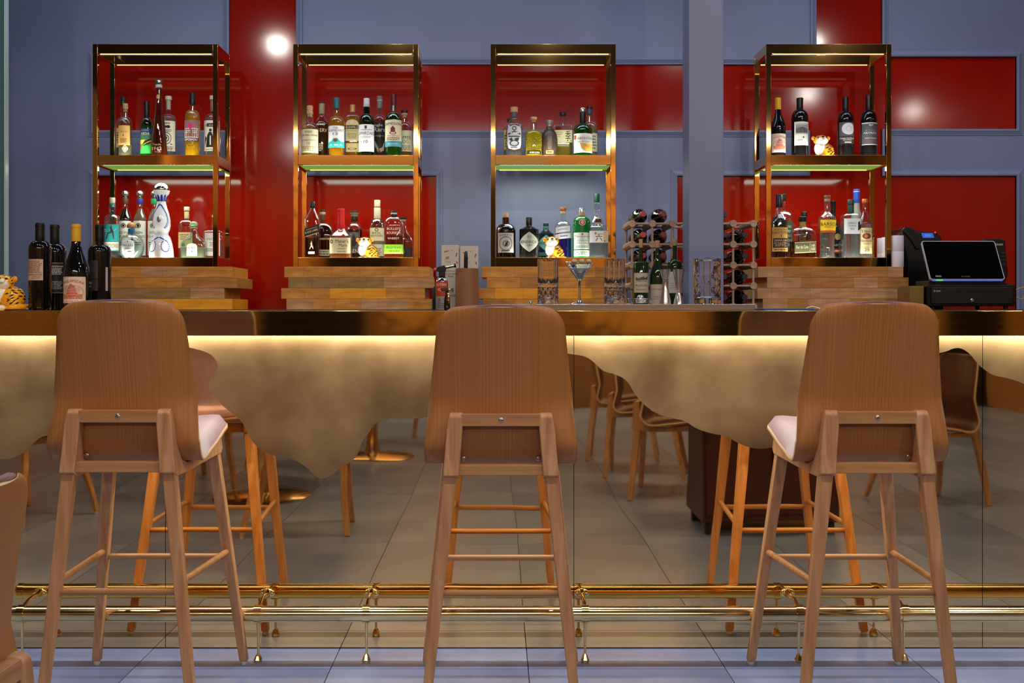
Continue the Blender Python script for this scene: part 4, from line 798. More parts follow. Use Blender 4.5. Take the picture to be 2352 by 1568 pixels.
# ---------------------------------------------------------------- seats
M_VEN = noisy('oak_veneer', '#955d27', '#bb7f40', (520, 2, .3), rough=.42, bump=.10, bscale=(300, 2, 1), detail=3, lo=.2, hi=.8)
M_ASH = noisy('ash_wood', '#a87648', '#cc9a6c', (70, 70, 3.5), rough=.45, bump=.05, bscale=(90, 90, 5), detail=4, lo=.3, hi=.7)
M_ASHH = noisy('ash_wood_cross', '#a06e3e', '#c2905c', (3.5, 60, 70), rough=.45, bump=.05, bscale=(5, 90, 90), detail=4, lo=.3, hi=.7)
M_PLY = mat('#d8b48a', .5, 0, 'plywood_edge')
M_LEA = noisy('mauve_leather', '#7c6472', '#8a7080', (8, 8, 8), rough=.38, bump=.12, bscale=(240, 240, 240))
M_LEAB = noisy('brown_leather', '#4a2a20', '#5a3428', (8, 8, 8), rough=.4, bump=.12, bscale=(240, 240, 240))
M_NYL = mat('#d8d4cc', .5, 0, 'nylon_glide')
M_BOLT = mat((.62, .58, .52), .25, 1.0, 'bolt')
PRO = [(-.055, 1.083), (-.0545, 1.0805), (-.0530, 1.074), (-.0505, 1.062), (-.046, 1.043), (-.036, 1.0), (-.016, .90), (-.003, .82), (.0, .765), (.006, .718), (.028, .683), (.07, .668), (.14, .668), (.24, .682), (.34, .703), (.405, .711), (.436, .703)]
def catmull(p, n=5):
    q = [p[0]]+list(p)+[p[-1]]; out = []
    for i in range(1, len(q)-2):
        a, b, c, d = [Vector(x) for x in q[i-1:i+3]]
        for k in range(n):
            t = k/n; out.append(.5*((2*b)+(-a+c)*t+(2*a-5*b+4*c-d)*t*t+(-a+3*b-3*c+d)*t**3))
    out.append(Vector(p[-1])); return out
def hwid(y, z):
    if z > .72 and y < .01:
        if z > 1.018: t = min((z-1.018)/.0655, 1); return .1695-.052*(1-sqrt(max(1-t*t, 0)))
        tb = [(.72, .2015), (.80, .194), (.862, .188), (.93, .179), (1.0, .1715), (1.02, .1695)]
        for a, b in zip(tb, tb[1:]):
            if a[0] <= z <= b[0]: return a[1]+(b[1]-a[1])*(z-a[0])/(b[0]-a[0])
        return .17
    if y > .37: t = min((y-.37)/.0665, 1); return .188-.050*(1-sqrt(max(1-t*t, 0)))
    return .204-.016*max(0, min(1, y/.37)) if y > .02 else .2035
def surf_rows(hs=0):
    pts = catmull(PRO, 4); rows = []
    for i, p in enumerate(pts):
        t = (pts[min(i+1, len(pts)-1)]-pts[max(i-1, 0)]).normalized(); nrm = Vector((-t.y, t.x))
        back = max(0, min(1, (p.y-.72)/.12)); seat = max(0, min(1, (p.x-.05)/.1))
        rows.append((p, nrm, hwid(p.x, p.y), .034*back+.014*seat, back, seat))
    return rows
ROWS = surf_rows()
NU = 18
def shell_mesh(dz):
    g = G(); vs = []; fs = []
    for p, n, hw, c, b, s in ROWS:
        for i in range(NU+1):
            u = -1+2*i/NU; q = p+(Vector((1, 0))*b+n*(1-b))*c*u*u; vs.append((u*hw, q.x, q.y+dz+.006*(1-u*u)*max(0, (p.y-1.0)/.083)))
    k = NU+1
    for j in range(len(ROWS)-1):
        for i in range(NU): a = j*k+i; fs.append((a, a+k, a+k+1, a+1))
    return g.add(vs, fs)
def pad_mesh(dz):
    g = G(); vs = []; fs = []; k = NU+1; nr = len(ROWS)
    for side in (0, 1):
        for j, (p, n, hw, c, b, s) in enumerate(ROWS):
            ev = min(j/9, (nr-1-j)/3, 1); ev = sqrt(max(1-(1-ev)**2, 0))
            for i in range(NU+1):
                u = -1+2*i/NU; e = sqrt(max(1-abs(u)**10, 0))*ev
                th = (.012+.020*s+.004*b)*e if side else 0
                q = p+(Vector((1, 0))*b+n*(1-b))*c*u*u+n*(.0062+th); z = q.y+dz+(.0045 if j < 7 else 0)+.006*(1-u*u)*max(0, (p.y-1.0)/.083)
                vs.append((u*hw*.985, q.x, z))
    m = nr*k
    for j in range(nr-1):
        for i in range(NU):
            a = j*k+i; fs.append((a, a+1, a+k+1, a+k)); fs.append((a+m, a+k+m, a+k+1+m, a+1+m))
        for i in (0, NU): a = j*k+i; fs.append((a, a+k, a+k+m, a+m))
    for j in (0, nr-1):
        for i in range(NU): a = j*k+i; fs.append((a, a+1, a+1+m, a+m))
    return g.add(vs, fs)
def make_seat(name, label, cat, dz, group, leather=M_LEA, zf=0, splay=1.0):
    """zf: height of the floor under the seat frame relative to a bar stool (bar stool 0, dining chair lower)"""
    t = thing(name, label, cat, (0, 0, 0), 0, group)
    o = shell_mesh(-dz).build('seat_shell', M_VEN, t, smooth=180)
    o.data.materials.append(M_PLY); q = o.modifiers.new('solid', 'SOLIDIFY'); q.thickness = .0115; q.offset = 0; q.material_offset_rim = 1; q.use_even_offset = True
    pad_mesh(-dz).build('leather_pad', leather, t, smooth=50)['label'] = 'leather pad lining the seat shell' if leather is M_LEAB else 'mauve leather pad lining the seat shell'
    fp = [(-.052, .646), (-.044, .70), (-.042, .77), (-.040, .800), (-.032, .810), (-.014, .811), (-.008, .80), (-.0065, .765), (-.0005, .715), (.024, .676), (.068, .660), (.14, .660), (.24, .673), (.33, .692), (.372, .694), (.376, .66), (.36, .647), (.06, .634), (-.02, .634)]
    for sx in (-1, 1):
        vs = []
        for w2 in (-.0205, .0205):
            for y, z in fp:
                xc = .131-.014*max(0, (z-.648)/.16)+.024*max(0, y/.36)
                if z > .795: xc -= .0; 
                vs.append((sx*(xc+w2*(1 if z < .79 else .86)), y, z-dz))
        n = len(fp); fs = [tuple(range(n)), tuple(range(2*n-1, n-1, -1))]+[((i+1) % n, i, i+n, (i+1) % n+n) for i in range(n)]
        G().add(vs, fs).build('side_bracket', M_ASH, t, bevel=.0042)
    G().box(-.103, .103, -.040, -.016, .776-dz, .808-dz).build('crossbar', M_ASHH, t, bevel=.0015)
    G().box(-.114, .114, -.036, -.012, .646-dz, .674-dz).build('rear_rail', M_ASHH, t, bevel=.002)
    G().box(-.135, .135, .345, .365, .655-dz, .685-dz).build('front_rail', M_ASHH, t, bevel=.002)
    for x, y, z in ((0, -.0405, .792), (-.100, .010, .685), (.100, .010, .685)):
        b = G(); b.lathe([(0, -.0030), (.0028, -.003), (.0034, -.0015), (.0050, -.0012), (.0066, 0), (.0066, .004)], 16, axis='y', c=(x, y, z-dz)); b.build('bolt', M_BOLT, t, smooth=40)
    H = .652-dz
    foot = lambda sx, f: (sx*(.131+.069*splay), -.022-.028*splay, .002) if not f else (sx*(.152+.0715*splay), .352+.088*splay, .012)
    topp = lambda sx, f: (sx*.131, -.022, H) if not f else (sx*.152, .352, H)
    for f in (0, 1):
        for sx in (-1, 1):
            a, b = foot(sx, f), topp(sx, f)
            G().beam(a, b, .0245, .0345, M_ASH, .026, .036).build('leg', M_ASH, t, bevel=.0035)
            if f: G().lathe([(.009, .0), (.0105, .002), (.0105, .012)], 14, c=(a[0], a[1], 0)).build('glide', M_NYL, t, smooth=40)
    def at(sx, f, z):
        a, b = Vector(foot(sx, f)), Vector(topp(sx, f)); return a+(b-a)*(z-a.z)/(b.z-a.z)
    if dz < .1:
        zz = (.337, .335, .356)
        G().tube([at(-1, 0, zz[0]), at(1, 0, zz[0])], .0088, 14).build('stretcher', M_ASHH, t, smooth=40)
        G().tube([at(-1, 1, zz[1]), at(1, 1, zz[1])], .0088, 14).build('stretcher', M_ASHH, t, smooth=40)
        for sx in (-1, 1): G().tube([at(sx, 0, zz[2]+.004), at(sx, 1, zz[2]-.004)], .0088, 14).build('stretcher', M_ASHH, t, smooth=40)
    return t
gs = 'bar stools facing the bar counter'
st = make_seat('bar_stool', 'left oak bar stool, mauve leather seat showing at its right', 'bar stool', 0, gs)
st.location = (-.990, 3.0, 0); st.scale = (1, 1, 1.0085)
s2 = dup(st, (.012, 3.0, 0), 'middle oak bar stool seen squarely from behind'); s2.scale = (1, 1, .996)
s3 = dup(st, (.997, 3.0, 0), 'right oak bar stool, mauve leather seat showing at its left'); s3.scale = (1, 1, 1.004)
ch = make_seat('dining_chair', 'low wooden chair cut off by the lower left corner of the photo', 'chair', .262, 'low dining chairs of the room')
ch.location = (-.771, 1.63, 0); ch.rotation_euler = (0, 0, math.radians(86.5))
ch2 = make_seat('dining_chair', 'dining chair with brown leather, mirrored beside the middle bar stool', 'chair', .262, 'low dining chairs of the room', M_LEAB)
ch2.location = (.86, .62, 0); ch2.rotation_euler = (0, 0, math.radians(-75))
for x, y, r, lb in ((.78, -.15, -78, 'dining chair mirrored second in the row between middle and right stools'), (.72, -.95, -82, 'dining chair mirrored farthest in the row between middle and right stools'),
                    (-1.35, -.2, 160, 'dining chair mirrored behind the round table left of the middle stool'), (-1.9, .1, -70, 'dining chair mirrored behind the left bar stool'),
                    (-.3, -2.0, 150, 'dining chair mirrored just left of the middle bar stool'), (2.6, .8, 70, 'dining chair mirrored behind the right bar stool'), (-2.6, 1.2, -60, 'dining chair mirrored at the far left of the bar front')):
    dup(ch2, (x, y, 0), lb, None, math.radians(r))
# round brass-footed tables mirrored in the bar front
M_TABLE = mat((.80, .58, .28), .16, 1, 'table_brass')
tb = thing('round_table', 'round table on a brass pedestal, mirrored below the satin lobe', 'table', (-1.35, .70, 0), 0, 'round pedestal tables behind the stools')
G().lathe([(.0, 0), (.27, 0), (.275, .006), (.26, .014), (.06, .03), (.045, .08), (.032, .2), (.028, .68), (.05, .71), (.12, .725)], 40).build('pedestal', M_TABLE, tb, smooth=40)
G().lathe([(.36, .725), (.375, .73), (.375, .745), (.365, .75)], 48).build('tabletop', mat('#5a3a28', .35, 0, 'table_wood'), tb, smooth=40)
for x, y, lb in ((1.55, .1, 'round table on a brass pedestal, mirrored between middle and right stools'), (-.9, -1.1, 'round table on a brass pedestal, mirrored far back left of the middle stool')): dup(tb, (x, y, 0), lb)
hs = thing('sideboard', 'dark red sideboard mirrored left of the right bar stool', 'cabinet', (1.32, 1.55, 0), 0)
G().box(-.33, .33, -.22, .22, .06, .86).build('carcass', mat('#3c1712', .4, 0, 'dark_red_wood'), hs, bevel=.004)
G().box(-.35, .35, -.24, .24, .86, .89).build('top', mat('#2a100c', .35, 0, 'dark_red_top'), hs, bevel=.003)
for sx in (-1, 1):
    for sy in (-1, 1): G().box(sx*.29-.02, sx*.29+.02, sy*.18-.02, sy*.18+.02, 0, .06).build('leg', M_DARK, hs)
for a, b in ((-.315, -.004), (.004, .315)): G().box(a, b, .22, .232, .09, .84).build('door', mat('#451a14', .35, 0, 'dark_red_door'), hs, bevel=.003)
# ceiling spot fittings
SPL = ['leftmost of the row before the bar, its glint on the red pilaster', 'second from left in the row before the bar, added for fill', 'middle of the row before the bar', 'second from right in the row before the bar, added for fill', 'rightmost of the row before the bar',
       'over the room behind the right stool', 'over the far right of the room', 'over the aisle, above the first display units', 'over the aisle, right of the column', 'over the left end of the aisle', 'over the right end of the aisle']
for i, (x, y) in enumerate(SPOTS):
    t = thing('ceiling_spot', 'ceiling spotlight '+SPL[i], 'ceiling light', (x, y, CEIL), 0, 'recessed ceiling spotlights')
    G().lathe([(.055, -.006), (.075, -.006), (.078, 0)], 28, full=False).build('trim_ring', mat('#d0d0d0', .4, 0, 'trim_ring'), t, smooth=40)
    G().lathe([(0, -.003), (.052, -.003), (.052, -.001)], 28).build('lamp_face', emis('spot_face', (1, .9, .75), 6), t)
for nm, x, y, sx, sy in (('far end of the dining room', .4, -4.55, 7.0, .3), ('aisle', 0, 5.0, 6.5, .5)):  # frames for the added ceiling fill lights
    t = thing('ceiling_fill_panel', 'long fill light panel added over the '+nm, 'ceiling light', (x, y, CEIL))
    G().box(-sx/2-.03, sx/2+.03, -sy/2-.03, sy/2+.03, -.05, 0).build('frame', mat('#55565c', .5, 0, 'panel_frame'), t)

# ---------------------------------------------------------------- tiger figurines
TY = mat('#f2a818', .14, 0, 'yellow_glaze', Coat_Weight=.7); TW = mat('#f3eee6', .14, 0, 'white_glaze', Coat_Weight=.7); TK = mat('#120d0a', .2, 0, 'black_glaze')
def make_tiger(label, loc, s=1, rz=0):
    t = thing('tiger_figurine', label, 'figurine', loc, rz, 'ceramic tiger figurines')
    BC, BR = Vector((.010, .006, .040)), Vector((.045, .040, .041))
    HC, HR = Vector((-.011, -.006, .092)), Vector((.036, .033, .0255))
    CC, CRr = Vector((-.017, -.010, .054)), Vector((.027, .026, .036))
    g = G(); g.ell(BC, BR, TY, 32, 20); g.ell((.026, -.010, .026), (.026, .028, .025), TY, 24, 14); g.ell((.0, .0, .008), (.047, .040, .009), TY, 28, 8); g.build('body', TY, t, smooth=180)
    g = G(); g.ell(CC, CRr, TW, 24, 16); g.build('white_chest', TW, t, smooth=180)
    g = G(); g.ell(HC, HR, TY, 30, 18); g.build('head', TY, t, smooth=180)
    g = G(); g.ell((-.011, -.016, .088), (.030, .026, .0215), TW, 24, 14); g.ell((-.019, -.034, .095), (.0115, .011, .0095), TW, 18, 12); g.ell((-.003, -.034, .095), (.0115, .011, .0095), TW, 18, 12); g.build('muzzle', TW, t, smooth=180)
    g = G(); g.ell((-.011, -.041, .105), (.0065, .0045, .0042), TK, 16, 10)
    g.tube([(-.011, -.0455, .101), (-.011, -.0475, .094)], .0007, 6, TK)
    for sx in (-1, 1):
        g.tube([(-.011, -.0475, .094), (-.011+sx*.006, -.0455, .0885), (-.011+sx*.014, -.041, .089)], .0008, 6, TK)
        g.ell((-.011+sx*.0205, -.031, .1035), (.0048, .0032, .0034), TK, 14, 8)
    g.build('face_markings', None, t, smooth=180)
    for sx in (-1, 1):
        e = G(); e.ell((-.011+sx*.036, -.002, .103), (.0095, .0045, .0095), TY, 18, 12); e.ell((-.011+sx*.0365, -.0050, .103), (.0058, .0028, .0058), mat('#e8901a', .2), 14, 8); e.build('ear', None, t, smooth=180)
        p = G(); p.ell((-.017+sx*.013, -.036, .008), (.0135, .014, .010), TW, 18, 10); p.build('paw', TW, t, smooth=180)
    g = G()
    def stripe(C, Rr, lon, lat, ln, wd, tilt=0):
        n = 10; top = []; bot = []
        for i in range(n+1):
            u = -1+2*i/n; a = lon+u*ln/2; h = wd*(1-abs(u)**1.6)
            for lst, sg in ((top, 1), (bot, -1)):
                la = lat+tilt*u+sg*h/2; q = Vector((sin(a)*cos(la), -cos(a)*cos(la), sin(la)))
                lst.append(Vector((C[0]+q.x*(Rr[0]+.0005), C[1]+q.y*(Rr[1]+.0005), C[2]+q.z*(Rr[2]+.0005))))
        g.add(top+bot, [(i, i+1, n+2+i, n+1+i) for i in range(n)], TK)
    R = random.Random(3)
    for lat, off in ((.95, 0), (.68, .2), (.42, -.1), (.16, .15), (-.1, 0), (-.36, .2)):
        for lon in (-1.55, -.45, .25, .85, 1.45, 2.1, 2.8, -2.2):
            if lon < 0 and lon > -1 and lat < .9: continue
            stripe(BC, BR, lon+off+R.uniform(-.08, .08), lat+R.uniform(-.03, .03), .42+R.uniform(0, .14), .13, R.uniform(-.1, .1))
    for lat, lon in ((.6, .2), (.25, .5), (.25, -.3), (-.1, .1), (-.1, .8), (.55, 1.0)): stripe(Vector((.026, -.010, .026)), Vector((.026, .028, .025)), lon, lat, .6, .2, .15)
    for sx in (-1, 1):
        for lat in (-.15, .25, .6): stripe(HC, HR, sx*1.25, lat, .35, .16, sx*.1)
        stripe(HC, HR, sx*.5, 1.0, .4, .14, 0)
    g.build('stripes', TK, t)
    g = G(); g.tube([(.05, .03, .012), (.058, .01, .012), (.054, -.012, .012), (.040, -.032, .011), (.022, -.043, .010)], [.008, .0085, .0085, .008, .0075], 12, TY); g.build('tail', TY, t, smooth=60)
    t.scale = (s, s, s)
    return t
tg0 = make_tiger('ceramic tiger figurine on the bar top, cut by the left edge', (PX(17, 3.74), 3.74, 1.0752), 1.0)
for lb, cx, Y, z, s in (('glowing ceramic tiger figurine among the whisky bottles', 843, 5.80, ZL_, 1.02), ('ceramic tiger figurine among the gin bottles', 1272.5, 5.795, ZL_, 1.04),
                        ('ceramic tiger figurine between wine bottles on the rightmost display unit', 1890, 5.79, ZM, 1.06)):
    o = dup(tg0, (PX(cx, Y), Y, z+.0003), lb); o.scale = (s, s, s)

# ---------------------------------------------------------------- steel tray with glassware on the bar
ty = thing('bar_tray', 'long flat stainless steel tray along the bar edge', 'tray', (.392, 3.66, 1.075))
G().box(-.406, .406, -.165, .15, 0, .0195).build('slab', M_STEEL, ty, bevel=.0012)
ZT = 1.0948
def solid_glass(c=(1, 1, 1)): return mat(c, 0.0, 0, 'cut_glass', Transmission_Weight=1.0, IOR=1.45)
M_CUT = solid_glass()
def highball(label, cx, Y, group='cut glass highballs'):
    s = F/Y; t = thing('highball_glass', label, 'glass', (PX(cx, Y), Y, ZT+.0004), 0, group)
    g = G(); seg = 48; H = .1455; R = .0345; vs = []; fs = []
    rows = [(0, 0)]+[(R*.97, 0), (R, .003)]
    zs = [.004+.0029*i for i in range(20)]
    def rr(z, a):
        if z < .0635 and z > .004: return R-.0026*(abs(sin(6*a+z*145))*abs(sin(6*a-z*145)))**.6
        return R-.0006*(1+cos(12*a))*(1 if z > .0635 else 0)
    prof = [0.0, .003]+zs+[.0635, .066, .09, .115, .140, H]
    for z in prof:
        for i in range(seg): a = 2*pi*i/seg; r = rr(z, a); vs.append((r*cos(a), r*sin(a), z))
    n = len(prof)
    for z, r in ((H, R-.0022), (.10, R-.0028), (.05, R-.0042), (.022, R-.006), (.018, R-.012)):
        for i in range(seg): a = 2*pi*i/seg; vs.append((r*cos(a), r*sin(a), z))
    n += 5
    for j in range(n-1):
        for i in range(seg): a, b = j*seg+i, j*seg+(i+1) % seg; fs.append((a, b, b+seg, a+seg))
    fs.append(tuple(range(seg))[::-1]); fs.append(tuple(range((n-1)*seg, n*seg)))
    g.add(vs, fs); g.build('tumbler', M_CUT, t, smooth=22)
    return t
h1 = highball('empty cut glass highball, left of the cocktail glass', 1258.5, 3.66)
h2 = dup(h1, (PX(1411.5, 3.66), 3.66, ZT+.0004), 'empty cut glass highball, right of the cocktail glass')
mt = thing('martini_glass', 'stemmed cocktail glass of clear drink on the steel tray', 'glass', (PX(1331, 3.64), 3.64, ZT+.0003))
G().lathe([(0, .0), (.0315, 0), (.032, .001), (.012, .006), (.005, .012), (.0034, .03), (.0034, .066), (.006, .076), (.0465, .1335), (.0475, .1335), (.0462, .1315), (.007, .0795), (0, .0775)], 48).build('glass_bowl_and_stem', M_CUT, mt, smooth=35)
G().lathe([(0, .0786), (.006, .0796), (.0335, .1145), (.0335, .1150), (0, .1150)], 40).build('drink', liquid('#e8f0f6', .35), mt, smooth=35)
pk = thing('cocktail_pick', 'cocktail pick with three olives resting across the glass rim', 'garnish', (PX(1325, 3.64), 3.64, ZT+.1335))
G().tube([(-.036, 0, .002), (.042, 0, .0015)], .0008, 8).build('pick', M_CHROME, pk)
G().ell((-.0245, 0, .002), (.0033, .0033, .0033), None, 14, 8).build('bead', mat('#c8a878', .3), pk, smooth=180)
for x in (-.0075, .0155, .0385-.0005):
    g = G(); g.ell((x, 0, .0042), (.0098, .0078, .0078), mat('#c0ad88', .25, 0, 'olive_skin', Coat_Weight=.4), 20, 14); g.build('olive', None, pk, smooth=180)
# mixing glass
mg = thing('mixing_glass', 'cut glass mixing glass with strainer lid and bar spoon, before the column', 'glass', (PX(1624.5, 3.64), 3.64, ZT+.0004), 0)
g = G(); seg = 48; R = .0440; H = .146; vs = []; fs = []
zz = [0, .003, .012, .0125]+[.03+.004*i for i in range(17)]+[.1, .13, H]
for z in zz:
    for i in range(seg):
        a = 2*pi*i/seg; r = R if not (.029 < z < .096) else R-.0018*(abs(sin(5*a+z*70))*abs(sin(5*a-z*70)))**.5
        if z == 0: r = R*.95
        vs.append((r*cos(a), r*sin(a), z))
for z, r in ((H, R-.0025), (.06, R-.003), (.022, R-.004), (.018, R-.014)):
    for i in range(seg): a = 2*pi*i/seg; vs.append((r*cos(a), r*sin(a), z))
n = len(zz)+4
for j in range(n-1):
    for i in range(seg): a, b = j*seg+i, j*seg+(i+1) % seg; fs.append((a, b, b+seg, a+seg))
fs.append(tuple(range(seg))[::-1]); fs.append(tuple(range((n-1)*seg, n*seg)))
g.add(vs, fs).build('tumbler', M_CUT, mg, smooth=22)
G().lathe([(.0, .1385), (.036, .137), (.0385, .1415), (.030, .1425), (.012, .145), (.005, .150), (0, .151)], 36).build('strainer_lid', mat((.75, .75, .76), .12, 1, 'strainer'), mg, smooth=40)
for x in (-.010, .009): G().tube([(x, 0, .024), (x, .002, .138)], .0016, 8).build('spoon_stem', M_BRK, mg)
# jiggers and strainer
def jigger(lb, cx, prof_px, Y=3.64):
    s = F/Y; t = thing('jigger', lb, 'jigger', (PX(cx, Y), Y, ZT), 0, 'steel jiggers on the tray')
    pr = [(w/2/s, (697-y)/s) for y, w in prof_px]; pr = [(0, .0006)]+pr+[(pr[-1][0]-.001, pr[-1][1]-.0005), (prof_px[-3][1]/2/s*.8, pr[-3][1]), (0, pr[-3][1]-.003)]
    G().lathe(pr, 36).build('cup', mat((.74, .71, .70), .24, 1, 'jigger_steel'), t, smooth=35); 
    z = (697-prof_px[3][0])/s; r = prof_px[3][1]/2/s
    G().lathe([(r*.98, z-.003), (r*1.16, z-.0015), (r*1.16, z+.0015), (r*.98, z+.003)], 28).build('waist_ring', M_CHROME, t, smooth=35)
    return t
jigger('left steel jigger, taller cone at the bottom, beside the strainer', 1527.6, [(697, 27), (690, 26), (665, 17), (644, 10), (638, 13), (625, 22), (617, 26)])
jigger('right steel jigger, taller cone on top, beside the blue column', 1558.7, [(697, 24), (690, 22), (680, 16), (669, 9.5), (650, 15), (630, 23), (617, 28)])
sr = thing('hawthorne_strainer', 'round steel cocktail strainer lying on the tray', 'strainer', (PX(1471, 3.64), 3.64, ZT), 0)
g = G(); R = .036
for k in range(3): g.tube([(R*cos(2*pi*i/40), R*sin(2*pi*i/40), .005+.0048*k) for i in range(41)], .0026, 8, M_CHROME)
g.build('coil', M_CHROME, sr, smooth=60)
G().lathe([(0, .0165), (.042, .0165), (.0425, .0175), (.041, .0185), (0, .0190)], 40).build('plate', M_STEEL, sr, smooth=35)
G().lathe([(.0, .019), (.011, .019), (.0105, .024), (.007, .0285), (0, .030)], 20).build('knob', M_CHROME, sr, smooth=60)
sb = thing('steel_ball', 'tiny silver ball on the tray, left of the highballs', 'ball', (PX(1219, 3.64), 3.64, ZT)); G().ell((0, 0, .0055), (.0055, .0055, .0055), None, 20, 12).build('sphere', M_CHROME, sb, smooth=180)
# tablet and cable
tbx = thing('tablet', 'thin blue tablet lying flat on the bar, right of the tray', 'tablet', (PX(1791, 3.62), 3.60, 1.0752)); G().box(-.078, .078, -.10, .10, 0, .0065).build('case', mat('#1d4a94', .4), tbx, bevel=.002)
cb = thing('white_cable', 'thin white cable looping on the bar behind the right stool', 'cable', (0, 3.66, 1.076))
G().tube([(PX(1849, 3.66), 0, .003), (PX(1858, 3.66), .01, .009), (PX(1868, 3.66), .015, .012), (PX(1880, 3.66), .01, .008), (PX(1890, 3.66), 0, .002)], .0014, 8).build('wire', mat('#e8e4e0', .5), cb, smooth=60)
# wine stopper / small atomiser on the bar
at = thing('atomizer_bottle', 'small dark atomizer bottle with brass bulb, before the butane can', 'bottle', (PX(1027, 3.95), 3.95, 1.0755))
G().lathe([(0, 0), (.0095, 0), (.011, .003), (.011, .030), (.009, .045), (.0055, .055), (.0055, .068)], 24).build('body', mat('#1c1510', .15, 0, 'dark_glass'), at, smooth=40)
G().box(-.021, .006, -.005, .005, .066, .078).build('nozzle', mat('#2a1a12', .4), at, bevel=.003)
g = G(); g.ell((.0055, -.011, .042), (.006, .006, .019), None, 18, 12); g.ell((.0085, -.009, .070), (.0058, .0058, .0058), None, 14, 10); g.build('bulb', mat((.8, .6, .3), .15, 1, 'brass_bulb'), at, smooth=180)

# ---------------------------------------------------------------- back counter objects
ZC = 1.0763
def carton(lb, x0, x1, ytop, Y, word):
    s = F/Y; X0, X1 = PX(x0, Y), PX(x1, Y); H = PZ(ytop, Y)-ZC; W_ = X1-X0
    t = thing('champagne_carton', lb, 'carton', ((X0+X1)/2, Y, ZC), 0, 'champagne cartons between the board stacks')
    G().box(-W_/2, W_/2, 0, .085, 0, H).build('box', mat('#d6c6b4', .55), t, bevel=.0015)
    it = [('p', [(.14, .905), (.42, .925), (.42, .905), (.14, .885)], '#a8745a'), ('d', .58, .92, .05, .012, '#b8c050'), ('p', [(.24, .78), (.44, .79), (.44, .83), (.24, .82)], '#b08840'), ('p', [(.8, .82), (.86, .82), (.92, .88), (.84, .88)], '#8a6a50'),
          ('p', [(.84, .74), (.92, .70), (.94, .73), (.86, .76)], '#6a5a50'), ('l', .2, .6, .73, .76, 1, '#b8a890'), ('p', [(.55, .28), (.7, .28), (.7, .33), (.55, .33)], '#8a6a50'), ('l', .3, .8, .2, .24, 1, '#a89888')]
    if word: it += [('t', 'CHAMPAGNE', .5, .60, .8, .022, '#3a302a'), ('t', 'LACQUART', .5, .555, .92, .04, '#2a221c'), ('l', .35, .7, .50, .53, 1, '#8a7a6a')]
    art(G(), it, W_, H, lambda x, z, off: (x, -off, z+H/2)).build('printing', None, t)
carton('left white champagne carton, behind the torch', 1014, 1054, 563, 5.50, True)
carton('right white champagne carton, behind the brown holder', 1057, 1098, 565, 5.50, False)
hd = thing('utensil_holder', 'tan leather cylinder holder on a black base', 'holder', (PX(1073, 5.38), 5.38, ZC))
G().lathe([(.0, .0), (.064, 0), (.064, .006), (0, .006)], 32).build('base', M_BLACK, hd, smooth=40)
G().lathe([(.0, .0065), (.0575, .0065), (.0555, .195), (.053, .195), (.054, .012), (0, .011)], 40).build('cylinder', mat('#9a6440', .55), hd, smooth=40)
bk = thing('peeler', 'black rounded handle sticking out of the tan holder', 'utensil', (PX(1070, 5.385), 5.385, ZC+.0115))
G().lathe([(0, 0), (.008, 0), (.0095, .18), (.0092, .235), (.0082, .258), (.005, .266), (0, .268)], 20).build('handle', M_BLACK, bk, smooth=60)
bt = thing('butane_can', 'orange and silver butane fuel can with a torch head', 'torch', (PX(1015, 5.30), 5.30, ZC)); s = F/5.3
G().lathe([(0, 0), (.027, 0), (.0285, .003), (.0285, .132)], 32).build('can', mat('#b8b0aa', .4, .3), bt, smooth=40)
G().lathe([(.0286, .062), (.0287, .0625), (.0287, .1315), (.0286, .132)], 32, full=False).build('orange_wrap', mat('#c8431c', .4), bt, smooth=40)
G().lathe([(.0285, .132), (.027, .139), (.020, .145), (.019, .149), (.020, .152), (.012, .154), (0, .154)], 32).build('can_shoulder', M_CHROME, bt, smooth=40)
def rnd(R): return lambda x, z, off, R=R: ((R+off)*sin(x/R), -(R+off)*cos(x/R), z)
g = G(); art(g, [('t', 'BUTANE', .5, .78, .80, .18, '#f0e0d0'), ('t', 'FUEL', .5, .44, .55, .18, '#f0e0d0')], .065, .07, lambda x, z, off: rnd(.0288)(x, z+.097, off))
art(g, [('o', .3, .75, .14, .2, .15, K), ('p', [(.24, .7), (.3, .86), (.36, .7)], K), ('p', [(.62, .88), (.78, .65), (.94, .88), (.9, .9), (.78, .74), (.66, .9)], '#555'), ('l', .1, .9, .45, .52, 1, K), ('l', .1, .9, .05, .42, 5, '#555')], .055, .055, lambda x, z, off: rnd(.0286)(x, z+.030, off))
g.build('printing', None, bt)
tc_ = G(); tc_.box(-.014, .016, -.013, .013, .154, .185, M_BLACK); tc_.prism([(-.026, .178), (-.022, .198), (.012, .208), (.020, .196), (.018, .178)], -.015, .015, M_BLACK); tc_.build('torch_head', None, bt, bevel=.002)
G().tube([(.010, 0, .196), (.060, 0, .206)], .0075, 16).build('nozzle', mat((.6, .55, .45), .18, 1, 'nozzle'), bt, smooth=40)
G().tube([(.057, 0, .2055), (.066, 0, .2072)], .0095, 16).build('nozzle_rim', M_BLACK, bt, smooth=40)
G().tube([(-.036, 0, .186), (-.024, 0, .188)], .009, 14).build('knob', mat('#c8562a', .4), bt, smooth=40)
rc = thing('red_cap_bottle', 'dark bottle with red cap half hidden behind the butane can', 'bottle', (PX(1003, 5.42), 5.42, ZC))
G().lathe([(0, 0), (.020, 0), (.021, .003), (.021, .10), (.010, .115)], 24).build('body', M_DARK, rc, smooth=40); G().lathe([(.009, .113), (.010, .13), (.0135, .158), (.0, .158)], 24).build('cap', mat('#8e0f14', .4), rc, smooth=40)

